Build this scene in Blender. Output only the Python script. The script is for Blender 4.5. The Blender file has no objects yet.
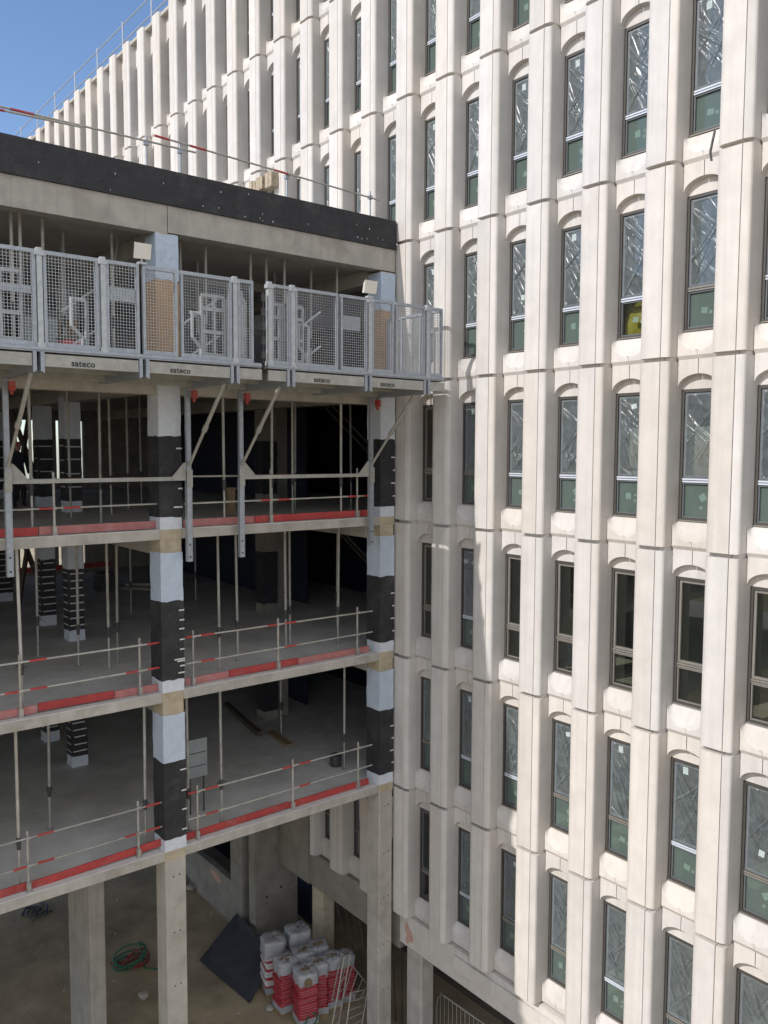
import bpy, math, random
from mathutils import Vector, Matrix
random.seed(11)
R = math.radians
sc = bpy.context.scene
col = sc.collection

# ------------------------------------------------------------------ layout (metres; X along the concrete frame, Y along the white facade)
S = 3.3                       # storey height
J0 = -1.718                   # height of the facade joint at row 0
PITCH = 1.374                 # facade bay
FB = 12.91                    # plane of the white facade
VG = 15.337                   # first pier groove
FA = 15.67                    # plane of the concrete frame front
G = -15.0                     # ground
def J(r): return J0 + S * r
FL = {1: J(1) + .12, 0: J(0) + .12, -1: J(-1) + .12, -2: J(-2) + .12}    # floor tops
UN = {r: J(r) - .07 for r in (1, 0, -1, -2)}                             # undersides
ROOF_UN = 4.30

# ------------------------------------------------------------------ materials
def nt(name):
    m = bpy.data.materials.new(name); m.use_nodes = True
    t = m.node_tree; t.nodes.clear()
    return m, t, t.nodes, t.links
def rgb(c): return (c[0], c[1], c[2], 1)
def surface(name, c, rough=.7, metal=0., var=.18, scale=2.5, bump=.0, bscale=60., stain=None, stain_amt=0., streak=0.,
            rnd=0., spec=.5, c2=None, crack=0.):
    """noise-varied principled surface, object coordinates, offset per object"""
    m, t, N, L = nt(name)
    out = N.new('ShaderNodeOutputMaterial'); b = N.new('ShaderNodeBsdfPrincipled'); L.new(b.outputs[0], out.inputs[0])
    tc = N.new('ShaderNodeTexCoord'); oi = N.new('ShaderNodeObjectInfo')
    mul = N.new('ShaderNodeMath'); mul.operation = 'MULTIPLY'; mul.inputs[1].default_value = 37.
    L.new(oi.outputs['Random'], mul.inputs[0])
    add = N.new('ShaderNodeVectorMath'); add.operation = 'ADD'
    L.new(tc.outputs['Object'], add.inputs[0]); L.new(mul.outputs[0], add.inputs[1])
    n1 = N.new('ShaderNodeTexNoise'); n1.inputs['Scale'].default_value = scale; n1.inputs['Detail'].default_value = 6; n1.inputs['Roughness'].default_value = .62
    L.new(add.outputs[0], n1.inputs['Vector'])
    cr = N.new('ShaderNodeMapRange'); cr.inputs[1].default_value = .25; cr.inputs[2].default_value = .75
    L.new(n1.outputs['Fac'], cr.inputs[0])
    mix = N.new('ShaderNodeMix'); mix.data_type = 'RGBA'
    lo = [x * (1 - var) for x in c]; hi = [min(1, x * (1 + var)) for x in (c2 or c)]
    mix.inputs['A'].default_value = rgb(lo); mix.inputs['B'].default_value = rgb(hi)
    L.new(cr.outputs[0], mix.inputs['Factor'])
    cur = mix.outputs['Result']
    if streak:
        mp = N.new('ShaderNodeMapping'); mp.inputs['Scale'].default_value = (9, 9, .35)
        L.new(add.outputs[0], mp.inputs[0])
        n2 = N.new('ShaderNodeTexNoise'); n2.inputs['Scale'].default_value = 1.; n2.inputs['Detail'].default_value = 4
        L.new(mp.outputs[0], n2.inputs['Vector'])
        r2 = N.new('ShaderNodeMapRange'); r2.inputs[1].default_value = .45; r2.inputs[2].default_value = .8; r2.inputs[4].default_value = streak
        L.new(n2.outputs['Fac'], r2.inputs[0])
        mx = N.new('ShaderNodeMix'); mx.data_type = 'RGBA'
        L.new(r2.outputs[0], mx.inputs['Factor']); L.new(cur, mx.inputs['A'])
        mx.inputs['B'].default_value = rgb([x * .55 for x in c]); cur = mx.outputs['Result']
    if stain is not None:
        n3 = N.new('ShaderNodeTexNoise'); n3.inputs['Scale'].default_value = scale * .45; n3.inputs['Detail'].default_value = 8; n3.inputs['Roughness'].default_value = .7
        L.new(add.outputs[0], n3.inputs['Vector'])
        r3 = N.new('ShaderNodeMapRange'); r3.inputs[1].default_value = .52; r3.inputs[2].default_value = .72; r3.inputs[4].default_value = stain_amt
        L.new(n3.outputs['Fac'], r3.inputs[0])
        mx = N.new('ShaderNodeMix'); mx.data_type = 'RGBA'
        L.new(r3.outputs[0], mx.inputs['Factor']); L.new(cur, mx.inputs['A'])
        mx.inputs['B'].default_value = rgb(stain); cur = mx.outputs['Result']
    if rnd:
        hs = N.new('ShaderNodeHueSaturation'); r4 = N.new('ShaderNodeMapRange')
        r4.inputs[3].default_value = 1 - rnd; r4.inputs[4].default_value = 1 + rnd
        L.new(oi.outputs['Random'], r4.inputs[0]); L.new(r4.outputs[0], hs.inputs['Value']); L.new(cur, hs.inputs['Color'])
        cur = hs.outputs[0]
        m7 = N.new('ShaderNodeMath'); m7.operation = 'MULTIPLY'; m7.inputs[1].default_value = 7.13; L.new(oi.outputs['Random'], m7.inputs[0])
        m8 = N.new('ShaderNodeMath'); m8.operation = 'FRACT'; L.new(m7.outputs[0], m8.inputs[0])
        mt_ = N.new('ShaderNodeMix'); mt_.data_type = 'RGBA'; mt_.blend_type = 'MULTIPLY'; L.new(m8.outputs[0], mt_.inputs['Factor']); L.new(cur, mt_.inputs['A']); mt_.inputs['B'].default_value = (1., .968, .925, 1)
        cur = mt_.outputs['Result']
    L.new(cur, b.inputs['Base Color'])
    b.inputs['Roughness'].default_value = rough; b.inputs['Metallic'].default_value = metal
    b.inputs['Specular IOR Level'].default_value = spec
    if bump:
        n5 = N.new('ShaderNodeTexNoise'); n5.inputs['Scale'].default_value = bscale; n5.inputs['Detail'].default_value = 5
        L.new(add.outputs[0], n5.inputs['Vector'])
        bp = N.new('ShaderNodeBump'); bp.inputs['Strength'].default_value = bump; bp.inputs['Distance'].default_value = .02
        L.new(n5.outputs['Fac'], bp.inputs['Height']); L.new(bp.outputs[0], b.inputs['Normal'])
    return m
def glass(name, tint, rough=0.0):
    m, t, N, L = nt(name)
    out = N.new('ShaderNodeOutputMaterial'); mx = N.new('ShaderNodeMixShader'); L.new(mx.outputs[0], out.inputs[0])
    fr = N.new('ShaderNodeFresnel'); fr.inputs['IOR'].default_value = 1.55
    md = N.new('ShaderNodeMath'); md.operation = 'MULTIPLY_ADD'; md.inputs[1].default_value = 1.5; md.inputs[2].default_value = .03
    L.new(fr.outputs[0], md.inputs[0]); L.new(md.outputs[0], mx.inputs[0])
    tr = N.new('ShaderNodeBsdfTransparent'); tr.inputs[0].default_value = rgb(tint)
    gl = N.new('ShaderNodeBsdfGlossy'); gl.inputs['Roughness'].default_value = rough; gl.inputs[0].default_value = (.9, .95, .93, 1)
    L.new(tr.outputs[0], mx.inputs[1]); L.new(gl.outputs[0], mx.inputs[2])
    return m
def film_mat(name):
    m, t, N, L = nt(name)
    out = N.new('ShaderNodeOutputMaterial'); mx = N.new('ShaderNodeMixShader'); L.new(mx.outputs[0], out.inputs[0])
    tr = N.new('ShaderNodeBsdfTransparent'); tr.inputs[0].default_value = (.92, .95, .96, 1)
    b = N.new('ShaderNodeBsdfPrincipled'); b.inputs['Base Color'].default_value = (.36, .41, .43, 1)
    b.inputs['Roughness'].default_value = .23; b.inputs['Specular IOR Level'].default_value = 1.
    fr = N.new('ShaderNodeLayerWeight'); fr.inputs[0].default_value = .35
    tc = N.new('ShaderNodeTexCoord'); oi = N.new('ShaderNodeObjectInfo')
    ad = N.new('ShaderNodeVectorMath'); ad.operation = 'ADD'
    mu = N.new('ShaderNodeMath'); mu.operation = 'MULTIPLY'; mu.inputs[1].default_value = 50
    L.new(oi.outputs['Random'], mu.inputs[0]); L.new(tc.outputs['Object'], ad.inputs[0]); L.new(mu.outputs[0], ad.inputs[1])
    n = N.new('ShaderNodeTexNoise'); n.inputs['Scale'].default_value = 7; n.inputs['Detail'].default_value = 3
    L.new(ad.outputs[0], n.inputs['Vector'])
    mr = N.new('ShaderNodeMapRange'); mr.inputs[1].default_value = .35; mr.inputs[2].default_value = .75; mr.inputs[3].default_value = .13; mr.inputs[4].default_value = .24
    L.new(n.outputs['Fac'], mr.inputs[0])
    a2 = N.new('ShaderNodeMath'); a2.operation = 'MULTIPLY_ADD'; a2.inputs[1].default_value = .5; a2.use_clamp = True
    L.new(fr.outputs['Facing'], a2.inputs[0]); L.new(mr.outputs[0], a2.inputs[2])
    L.new(a2.outputs[0], mx.inputs[0]); L.new(tr.outputs[0], mx.inputs[1]); L.new(b.outputs[0], mx.inputs[2])
    return m

def low_pane(name):
    """laminated lower light: green body colour with a diffuse green veil mixed in"""
    m, t, N, L = nt(name)
    out = N.new('ShaderNodeOutputMaterial'); mx = N.new('ShaderNodeMixShader'); mx2 = N.new('ShaderNodeMixShader')
    fr = N.new('ShaderNodeFresnel'); fr.inputs['IOR'].default_value = 1.55
    tr = N.new('ShaderNodeBsdfTransparent'); tr.inputs[0].default_value = (.56, .66, .60, 1)
    df = N.new('ShaderNodeBsdfDiffuse'); df.inputs[0].default_value = (.22, .295, .265, 1)
    gl = N.new('ShaderNodeBsdfGlossy'); gl.inputs['Roughness'].default_value = .02
    mx2.inputs[0].default_value = .40
    L.new(tr.outputs[0], mx2.inputs[1]); L.new(df.outputs[0], mx2.inputs[2])
    L.new(fr.outputs[0], mx.inputs[0]); L.new(mx2.outputs[0], mx.inputs[1]); L.new(gl.outputs[0], mx.inputs[2]); L.new(mx.outputs[0], out.inputs[0])
    return m
M = {}
M['white_concrete'] = surface('white_concrete', (.575, .55, .53), .85, var=.09, scale=2.2, bump=.14, bscale=90, stain=(.47, .42, .37), stain_amt=.30, streak=.24, rnd=.06, spec=.25)
M['concrete'] = surface('grey_concrete', (.425, .405, .37), .88, var=.20, scale=2.2, bump=.22, bscale=45, stain=(.24, .215, .18), stain_amt=.55, streak=.3, rnd=.05, spec=.2)
M['concrete_warm'] = surface('warm_concrete', (.44, .385, .29), .88, var=.22, scale=4, bump=.25, bscale=45, stain=(.30, .24, .16), stain_amt=.5, rnd=.05, spec=.2)
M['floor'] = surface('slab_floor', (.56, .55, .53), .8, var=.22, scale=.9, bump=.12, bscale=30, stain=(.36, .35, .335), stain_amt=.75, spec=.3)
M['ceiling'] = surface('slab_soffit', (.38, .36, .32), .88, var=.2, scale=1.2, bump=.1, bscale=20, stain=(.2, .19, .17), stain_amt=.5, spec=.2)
M['lip'] = surface('skylit_edge', (.62, .61, .59), .85, var=.15, scale=3, bump=.15, bscale=30, stain=(.36, .34, .31), stain_amt=.5)
M['dark_and_shaded_concrete'] = surface('dark_and_shaded_concrete', (.27, .25, .215), .9, var=.25, scale=2., bump=.25, bscale=30, stain=(.16, .145, .12), stain_amt=.6, spec=.2)
M['navy'] = surface('near_black_backing', (.017, .021, .042), .6, var=.3, scale=2, bump=.4, bscale=6, spec=.3)
M['membrane'] = surface('black_membrane', (.030, .030, .034), .62, var=.3, scale=4, bump=1., bscale=14, stain=(.075, .075, .075), stain_amt=.7, spec=.35)
M['film_blue'] = surface('blue_protective_film', (.46, .54, .66), .42, var=.09, scale=5, bump=1., bscale=11, rnd=.04, spec=.5)
M['film_white'] = surface('white_protective_film', (.60, .64, .70), .5, var=.1, scale=7, bump=1., bscale=12, spec=.4)
M['cardboard'] = surface('cardboard', (.42, .26, .13), .85, var=.12, scale=6, bump=.1, bscale=30, spec=.2)
M['tape'] = surface('white_tape', (.62, .62, .60), .6, var=.08, scale=10)
M['galv'] = surface('galvanised_steel', (.34, .37, .41), .48, metal=.35, var=.2, scale=12, bump=.05, bscale=80, spec=.5)
M['galv_light'] = surface('pale_galvanised_steel', (.43, .45, .47), .5, metal=.3, var=.18, scale=10, spec=.5)
M['beige_paint'] = surface('grey_painted_steel', (.34, .335, .31), .55, var=.2, scale=7, stain=(.22, .18, .13), stain_amt=.4, spec=.4)
M['prop_steel'] = surface('prop_steel', (.40, .395, .37), .55, metal=.25, var=.25, scale=6, stain=(.2, .16, .12), stain_amt=.45, rnd=.15, spec=.4)
M['prop_dark'] = surface('prop_collar', (.07, .07, .07), .6, metal=.3, var=.3, scale=9)
M['red'] = surface('red_paint', (.40, .055, .052), .6, var=.25, scale=4, stain=(.36, .17, .15), stain_amt=.75, rnd=.08, spec=.35)
M['red_faded'] = surface('faded_red_paint', (.42, .17, .16), .7, var=.22, scale=5, stain=(.46, .33, .32), stain_amt=.6, spec=.3)
M['white_paint'] = surface('white_paint', (.72, .72, .70), .5, var=.08, scale=8, spec=.4)
M['black_text'] = surface('black_lettering', (.03, .03, .03), .6, var=.1, scale=8)
M['bronze'] = surface('window_frame_bronze', (.075, .070, .064), .45, metal=.2, var=.12, scale=8, spec=.5, rnd=.1)
M['sash'] = surface('window_sash_grey', (.14, .15, .16), .42, metal=.2, var=.12, scale=8, spec=.5)
M['transom_film'] = surface('transom_protective_film', (.54, .58, .66), .4, var=.08, scale=14, bump=.3, bscale=30)
M['sill'] = surface('sill_metal', (.25, .235, .21), .45, metal=.3, var=.12, scale=8)
M['glass'] = glass('green_glass', (.50, .64, .56))
M['glass_dark'] = glass('clear_glass', (.60, .64, .60))
M['film'] = film_mat('plastic_film'); M['glass_low'] = low_pane('veiled_green_glass')
M['sticker'] = surface('paper_sticker', (.66, .72, .68), .7, var=.05, scale=20)
M['room'] = surface('room_plaster', (.5, .51, .48), .9, var=.2, scale=.9, stain=(.18, .19, .18), stain_amt=.5)
M['room_floor'] = surface('room_screed', (.48, .46, .38), .9, var=.2, scale=.9)
M['yellow'] = surface('yellow_plastic', (.62, .52, .06), .45, var=.25, scale=8, bump=.6, bscale=14)
M['ground'] = surface('site_ground', (.37, .305, .205), .95, var=.38, scale=.7, bump=.6, bscale=5, stain=(.19, .18, .12), stain_amt=.8, spec=.15)
M['sack_red'] = surface('red_sack', (.36, .03, .045), .55, var=.2, scale=9, bump=.2, bscale=30)
M['sack_white'] = surface('white_sack', (.60, .57, .56), .6, var=.12, scale=9, bump=.25, bscale=30)
M['hood'] = surface('plastic_hood', (.38, .38, .40), .35, var=.14, scale=6, bump=.5, bscale=12, spec=.5)
M['kraft'] = surface('kraft_paper', (.20, .14, .085), .8, var=.2, scale=12)
M['black_sheet'] = surface('black_board', (.035, .034, .040), .7, var=.35, scale=3, bump=.2, bscale=25, stain=(.07, .066, .06), stain_amt=.5)
M['green_hose'] = surface('green_rubber', (.02, .14, .075), .5, var=.15, scale=8)
M['red_hose'] = surface('red_rubber', (.30, .03, .03), .5, var=.15, scale=8)
M['dark_wood_and_shade'] = surface('dark_timber_and_shade', (.085, .07, .055), .8, var=.3, scale=6)
M['wood'] = surface('timber', (.26, .18, .10), .8, var=.25, scale=6)
M['cloth_dark'] = surface('dark_workwear', (.02, .022, .03), .9, var=.2, scale=8)
M['skin'] = surface('skin', (.45, .25, .19), .55, var=.05, scale=8)
M['helmet'] = surface('pink_helmet', (.50, .16, .16), .4, var=.05, scale=8)
M['light_box'] = surface('lamp_housing', (.66, .63, .58), .5, var=.06, scale=8)
M['orange_mark'] = surface('orange_spray_paint', (.50, .30, .24), .85, var=.15, scale=9, stain=(.5, .45, .41), stain_amt=.9)
M['rust'] = surface('rough_broken_concrete', (.36, .30, .22), .95, var=.4, scale=7, bump=1., bscale=18)
M['grey_panel'] = surface('grey_sheet_metal', (.26, .29, .30), .5, var=.12, scale=5)

# ------------------------------------------------------------------ mesh building
class MB:
    def __init__(s): s.v = []; s.f = []; s.m = []; s.sm = []
    def add(s, vs, fs, mi=0, smooth=False):
        o = len(s.v); s.v += [tuple(p) for p in vs]
        for f in fs: s.f.append([i + o for i in f]); s.m.append(mi); s.sm.append(smooth)
        return s
    def box(s, x0, x1, y0, y1, z0, z1, mi=0):
        if x0 > x1: x0, x1 = x1, x0
        if y0 > y1: y0, y1 = y1, y0
        if z0 > z1: z0, z1 = z1, z0
        return s.add([(x0, y0, z0), (x1, y0, z0), (x1, y1, z0), (x0, y1, z0), (x0, y0, z1), (x1, y0, z1), (x1, y1, z1), (x0, y1, z1)],
                     [(0, 3, 2, 1), (4, 5, 6, 7), (0, 1, 5, 4), (1, 2, 6, 5), (2, 3, 7, 6), (3, 0, 4, 7)], mi)
    def cbox(s, x0, x1, y0, y1, z0, z1, c=.012, mi=0):
        """box with its four upright edges chamfered"""
        P = [(x0 + c, y0), (x1 - c, y0), (x1, y0 + c), (x1, y1 - c), (x1 - c, y1), (x0 + c, y1), (x0, y1 - c), (x0, y0 + c)]
        return s.prism(P, z0, z1, mi)
    def prism(s, P, z0, z1, mi=0, cap=True):
        n = len(P); vs = [(a, b, z0) for a, b in P] + [(a, b, z1) for a, b in P]
        fs = [(i, (i + 1) % n, n + (i + 1) % n, n + i) for i in range(n)]
        if cap: fs += [tuple(range(n - 1, -1, -1)), tuple(range(n, 2 * n))]
        return s.add(vs, fs, mi)
    def tube(s, p, q, r, n=8, mi=0, r2=None, cap=True):
        p = Vector(p); q = Vector(q); d = (q - p).normalized()
        a = Vector((0, 0, 1)) if abs(d.z) < .9 else Vector((1, 0, 0))
        u = d.cross(a).normalized(); w = d.cross(u); r2 = r if r2 is None else r2
        vs = []
        for c, rr in ((p, r), (q, r2)):
            for i in range(n):
                t = 2 * math.pi * i / n; vs.append(c + u * (math.cos(t) * rr) + w * (math.sin(t) * rr))
        s.add(vs, [(i, (i + 1) % n, n + (i + 1) % n, n + i) for i in range(n)], mi, n > 5)
        if cap: s.add(vs, [tuple(range(n - 1, -1, -1)), tuple(range(n, 2 * n))], mi)
        return s
    def path(s, pts, r, n=6, mi=0):
        for a, b in zip(pts[:-1], pts[1:]): s.tube(a, b, r, n, mi)
        return s
    def bar(s, p, q, w, h, mi=0):
        """rectangular bar from p to q; w across (horizontal), h the other way"""
        p = Vector(p); q = Vector(q); d = (q - p).normalized()
        a = Vector((0, 0, 1)) if abs(d.z) < .95 else Vector((1, 0, 0))
        u = d.cross(a).normalized() * (w / 2); k = u.cross(d).normalized() * (h / 2)
        vs = [c + e for c in (p, q) for e in (-u - k, u - k, u + k, -u + k)]
        return s.add(vs, [(0, 1, 5, 4), (1, 2, 6, 5), (2, 3, 7, 6), (3, 0, 4, 7), (0, 3, 2, 1), (4, 5, 6, 7)], mi)
    def quad(s, a, b, c, d, mi=0): return s.add([a, b, c, d], [(0, 1, 2, 3)], mi)
    def build(s, name, mats, parent=None, loc=None):
        """verts are in world space: they are stored relative to loc (default: the parent's place)"""
        if not isinstance(mats, (list, tuple)): mats = [mats]
        base = Vector(world_loc(parent)) if parent is not None else Vector((0, 0, 0))
        org = Vector(loc) if loc is not None else base
        me = bpy.data.meshes.new(name)
        me.from_pydata([tuple(Vector(p) - org) for p in s.v], [], s.f)
        for m in mats: me.materials.append(m)
        me.polygons.foreach_set('material_index', s.m); me.polygons.foreach_set('use_smooth', s.sm)
        me.update()
        return link(name, me, parent, org - base)
def world_loc(o):
    p = Vector((0, 0, 0))
    while o is not None: p = p + o.location; o = o.parent
    return p
def link(name, me, parent, loc):
    o = bpy.data.objects.new(name, me); col.objects.link(o)
    if parent is not None: o.parent = parent
    o.location = loc
    return o
def thing(name, label, cat, loc, group=None):
    o = bpy.data.objects.new(name, None); col.objects.link(o); o.location = loc; o.empty_display_size = .3
    o['label'] = label; o['category'] = cat
    if group: o['group'] = group
    return o
def tag(o, label, cat, group=None):
    o['label'] = label; o['category'] = cat
    if group: o['group'] = group
    return o
def struct(o): o['kind'] = 'structure'; return o
def dup(root, loc, label, group=None):
    r = root.copy(); col.objects.link(r); r.location = loc; r['label'] = label
    if group: r['group'] = group
    for ch in list(root.children):
        c = ch.copy(); col.objects.link(c); c.parent = r
        for g in list(ch.children):
            d = g.copy(); col.objects.link(d); d.parent = c
    return r

# ------------------------------------------------------------------ ground
gm = MB()
gm.add([(-400, -400, G), (400, -400, G), (400, 400, G), (-400, 400, G)], [(0, 1, 2, 3)])
struct(gm.build('ground', M['ground']))

# ------------------------------------------------------------------ white facade building
WB = thing('white_office_building', 'white precast concrete office block with tall narrow windows under renovation', 'building', (FB, 15., G))
def W(s_, d, z): return (d, -s_, z)          # panel space: s to the right along the facade, d into it
SP, SUP, TY, WD = .265, .305, .435, .455                   # depth of spandrel, arch tympanum, window frame
def panel_mesh(name, top=S, bottom_gap=.044, seed=0):
    b = MB()
    zl, zh = bottom_gap, top - .028
    def pier(P, edge):
        # P: outline (s, d) front part, extruded; a set back neck fills the joint
        n = len(P)
        for (z0, z1, off) in ((zl, zh, 0.),):
            vs = [W(s_, d + off, z0) for s_, d in P] + [W(s_, d + off, z1) for s_, d in P]
            fs = [(i, i + 1, n + i + 1, n + i) for i in range(n - 1)] + [tuple(range(n)), tuple(range(2 * n - 1, n - 1, -1))]
            b.add(vs, fs)
        e0, e1 = edge
        for z0, z1 in ((0, zl), (zh, top)):   # neck
            b.add([W(e0, .13, z0), W(e1, .13, z0), W(e1, .13, z1), W(e0, .13, z1)], [(0, 1, 2, 3)])
            k = e1 if e0 < .5 else e0
            b.add([W(k, .13, z0), W(k, .46, z0), W(k, .46, z1), W(k, .13, z1)], [(0, 1, 2, 3)])
    pier([(.006, .07), (.006, .005), (.011, .001), (.060, .010), (.105, .026), (.132, .045), (.146, .075), (.165, .49), (.165, .62), (.006, .62)], (.006, .135))
    pier([(.925, .62), (.925, .49), (.938, .08), (.946, .052), (.968, .030), (1.005, .010), (1.050, 0.), (1.363, 0.), (1.368, .005), (1.368, .07), (1.368, .62)], (.965, 1.368))
    sc_, hw = .545, .382
    zs, za = .49, 2.80                        # sill and window head
    # --- lower spandrel with scooped apron
    n = 20; K = 6
    E = []; T = []
    for i in range(n + 1):
        t = math.pi * i / n
        E.append((sc_ - hw * math.cos(t), zs - .36 * math.sin(t)))
        T.append((sc_ - hw * math.cos(t), zs))
    for i in range(n):
        if i == 0 or i == n - 1: pass
        a, c = E[i], E[i + 1]
        b.add([W(a[0], SP, .065), W(c[0], SP, .065), W(c[0], SP, c[1]), W(a[0], SP, a[1])], [(0, 1, 2, 3)])
    vs = []
    for i in range(n + 1):
        for k in range(K + 1):
            f = k / K
            d = SP + (WD - .015 - SP) * (.8 * f + .2 * f ** 2)
            vs.append(W(E[i][0], d, E[i][1] + (T[i][1] - E[i][1]) * f))
    b.add(vs, [(i * (K + 1) + k, (i + 1) * (K + 1) + k, (i + 1) * (K + 1) + k + 1, i * (K + 1) + k + 1) for i in range(n) for k in range(K)], 0, True)
    # little drain slot under the apron
    b.add([W(sc_ - .006, SP - .003, .067), W(sc_ + .006, SP - .003, .067), W(sc_ + .006, SP - .003, .14), W(sc_ - .006, SP - .003, .14)], [(0, 1, 2, 3)], 1)
    b.add([W(sc_ - .05, SP - .003, .14), W(sc_ + .006, SP - .003, .14), W(sc_ + .006, SP - .003, .152), W(sc_ - .05, SP - .003, .152)], [(0, 1, 2, 3)], 1)
    # --- arch, tympanum, upper spandrel
    zsp, rise = 2.825, .225
    hw2 = .386
    A = []
    for i in range(n + 1):
        x = -hw2 + 2 * hw2 * i / n
        A.append((sc_ + x, zsp + rise * max(0, 1 - (x / hw2) ** 2) ** .55))
    gap = .007
    top_s = top - .0005
    def strip(a, c):
        b.add([W(a[0], SUP, a[1]), W(c[0], SUP, c[1]), W(c[0], SUP, top_s), W(a[0], SUP, top_s)], [(0, 1, 2, 3)])
        b.add([W(a[0], SUP, a[1]), W(a[0], TY, a[1]), W(c[0], TY, c[1]), W(c[0], SUP, c[1])], [(0, 1, 2, 3)])
    for i in range(n):
        a, c = A[i], A[i + 1]
        if i == n // 2 - 1: c = (sc_ - gap, c[1])
        if i == n // 2: a = (sc_ + gap, a[1])
        strip(a, c)
    for sg in (-1, 1):                         # cheeks of the slot
        b.add([W(sc_ + sg * gap, SUP, zsp + rise), W(sc_ + sg * gap, TY, zsp + rise), W(sc_ + sg * gap, TY, top_s), W(sc_ + sg * gap, SUP, top_s)], [(0, 1, 2, 3)])
    b.add([W(.155, TY, za), W(.935, TY, za), W(.935, TY, top), W(.155, TY, top)], [(0, 1, 2, 3)])
    b.add([W(.155, TY, za), W(.935, TY, za), W(.935, .64, za), W(.155, .64, za)], [(0, 1, 2, 3)])
    # closing ledges of the spandrel at the joint, sill shelf, back of the lower part
    b.add([W(.155, SP, .065), W(.935, SP, .065), W(.935, SUP + .004, .0), W(.155, SUP + .004, .0)], [(0, 1, 2, 3)])
    b.add([W(.155, SUP, top_s), W(.935, SUP, top_s), W(.935, .44, top_s), W(.155, .44, top_s)], [(0, 1, 2, 3)])
    b.add([W(.155, WD - .012, zs), W(.935, WD - .012, zs), W(.935, .64, zs + .004), W(.155, .64, zs + .004)], [(0, 1, 2, 3)])
    b.add([W(.155, .44, -.012), W(.935, .44, -.012), W(.935, .44, .012), W(.155, .44, .012)], [(0, 1, 2, 3)])
    me = bpy.data.meshes.new(name)
    me.from_pydata(b.v, [], b.f)
    for m in (M['white_concrete'], M['concrete']): me.materials.append(m)
    me.polygons.foreach_set('material_index', b.m); me.polygons.foreach_set('use_smooth', b.sm); me.update()
    return me, b
panel_me, panel_b = panel_mesh('precast_panel')
attic_me, attic_b = panel_mesh('precast_panel_parapet', top=3.92)
base = Vector(WB.location)
def ploc(c, r): return Vector((FB, VG - PITCH * c, J(r)))
def put_panel(c, r, me=None):
    return link('precast_panel', me or panel_me, WB, ploc(c, r) - base)
rest = MB()
def rest_panel(c, r, bm):
    p = ploc(c, r)
    rest.add([tuple(Vector(v) + p) for v in bm.v], bm.f, 0)
    k = len(bm.f)
    rest.sm[-k:] = bm.sm; rest.m[-k:] = bm.m
for c in range(0, 7):
    for r in range(-3, 4): put_panel(c, r)
for c in (-1, -2, -3): put_panel(c, -3)
for c in range(-15, 0):
    for r in (2, 3): put_panel(c, r)
    put_panel(c, 4, attic_me)
for c in (7, 8, 9):
    for r in range(-3, 4): rest_panel(c, r, panel_b)
for c in range(0, 10): rest_panel(c, 4, attic_b)
for c in range(-27, -15):
    for r in (2, 3): rest_panel(c, r, panel_b)
    rest_panel(c, 4, attic_b)
ro = rest.build('precast_panel', [M['white_concrete'], M['concrete']], WB); ro['kind'] = 'stuff'
# half pier that ends the facade against the concrete frame
for r in (-2, -1, 0, 1):
    b = MB(); z0, z1 = J(r) + .052, J(r + 1) - .028
    P = [(FB + .60, 15.743), (FB + .02, 15.743), (FB, 15.71), (FB, VG + .010), (FB + .005, VG + .006), (FB + .60, VG + .006)]
    b.prism(P, z0, z1); b.box(FB + .13, FB + .6, VG + .006, 15.67, J(r) - .028, J(r) + .052)
    b.build('half_pier', M['white_concrete'], WB)

# windows -----------------------------------------------------------
s0, s1, z0w, z1w, zt = .168, .922, .497, 2.797, 1.215
def local(b, name, mats):
    me = bpy.data.meshes.new(name); me.from_pydata(b.v, [], b.f)
    for m in mats: me.materials.append(m)
    me.polygons.foreach_set('material_index', b.m); me.polygons.foreach_set('use_smooth', b.sm); me.update(); return me
def wbox(b, sa, sb, d0, d1, z0, z1, mi=0): return b.box(d0, d1, -sb, -sa, z0, z1, mi)
def frame_mesh(sash_mi):
    b = MB(); fw = .052
    wbox(b, s0, s0 + fw, WD - .02, WD + .075, z0w, z1w); wbox(b, s1 - fw, s1, WD - .02, WD + .075, z0w, z1w)
    wbox(b, s0 + fw, s1 - fw, WD - .018, WD + .075, z1w - fw, z1w); wbox(b, s0 + fw, s1 - fw, WD - .018, WD + .075, z0w, z0w + fw)
    # opening sash, upper light and fixed lower light beads
    a, c = s0 + fw + .006, s1 - fw - .006
    for (za_, zb_, t) in ((zt + .04, z1w - fw - .006, .042), (z0w + fw + .004, zt - .045, .022)):
        wbox(b, a, a + t, WD + .004, WD + .06, za_, zb_, 1); wbox(b, c - t, c, WD + .004, WD + .06, za_, zb_, 1)
        wbox(b, a + t, c - t, WD + .006, WD + .06, zb_ - t, zb_, 1); wbox(b, a + t, c - t, WD + .006, WD + .06, za_, za_ + t, 1)
    # projecting sill
    wbox(b, s0 - .0, s1 + .0, WD - .045, WD + .02, z0w - .001, z0w + .016, 2)
    return b
frame_me = local(frame_mesh(1), 'window', [M['bronze'], M['sash'], M['sill']])
frame2_me = local(frame_mesh(1), 'window', [M['bronze'], M['sill'], M['sill']])
b = MB(); wbox(b, s0 + .052, s1 - .052, WD - .004, WD + .065, zt - .042, zt + .036)
wbox(b, s0 + .056, s1 - .056, WD - .016, WD - .004, zt + .004, zt + .032, 1); wbox(b, s0 + .056, s1 - .056, WD - .014, WD - .004, zt - .038, zt - .012, 1)
tr_light = local(b, 'transom', [M['sash'], M['transom_film']]); tr_dark = local(b, 'transom', [M['bronze'], M['sill']])
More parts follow.
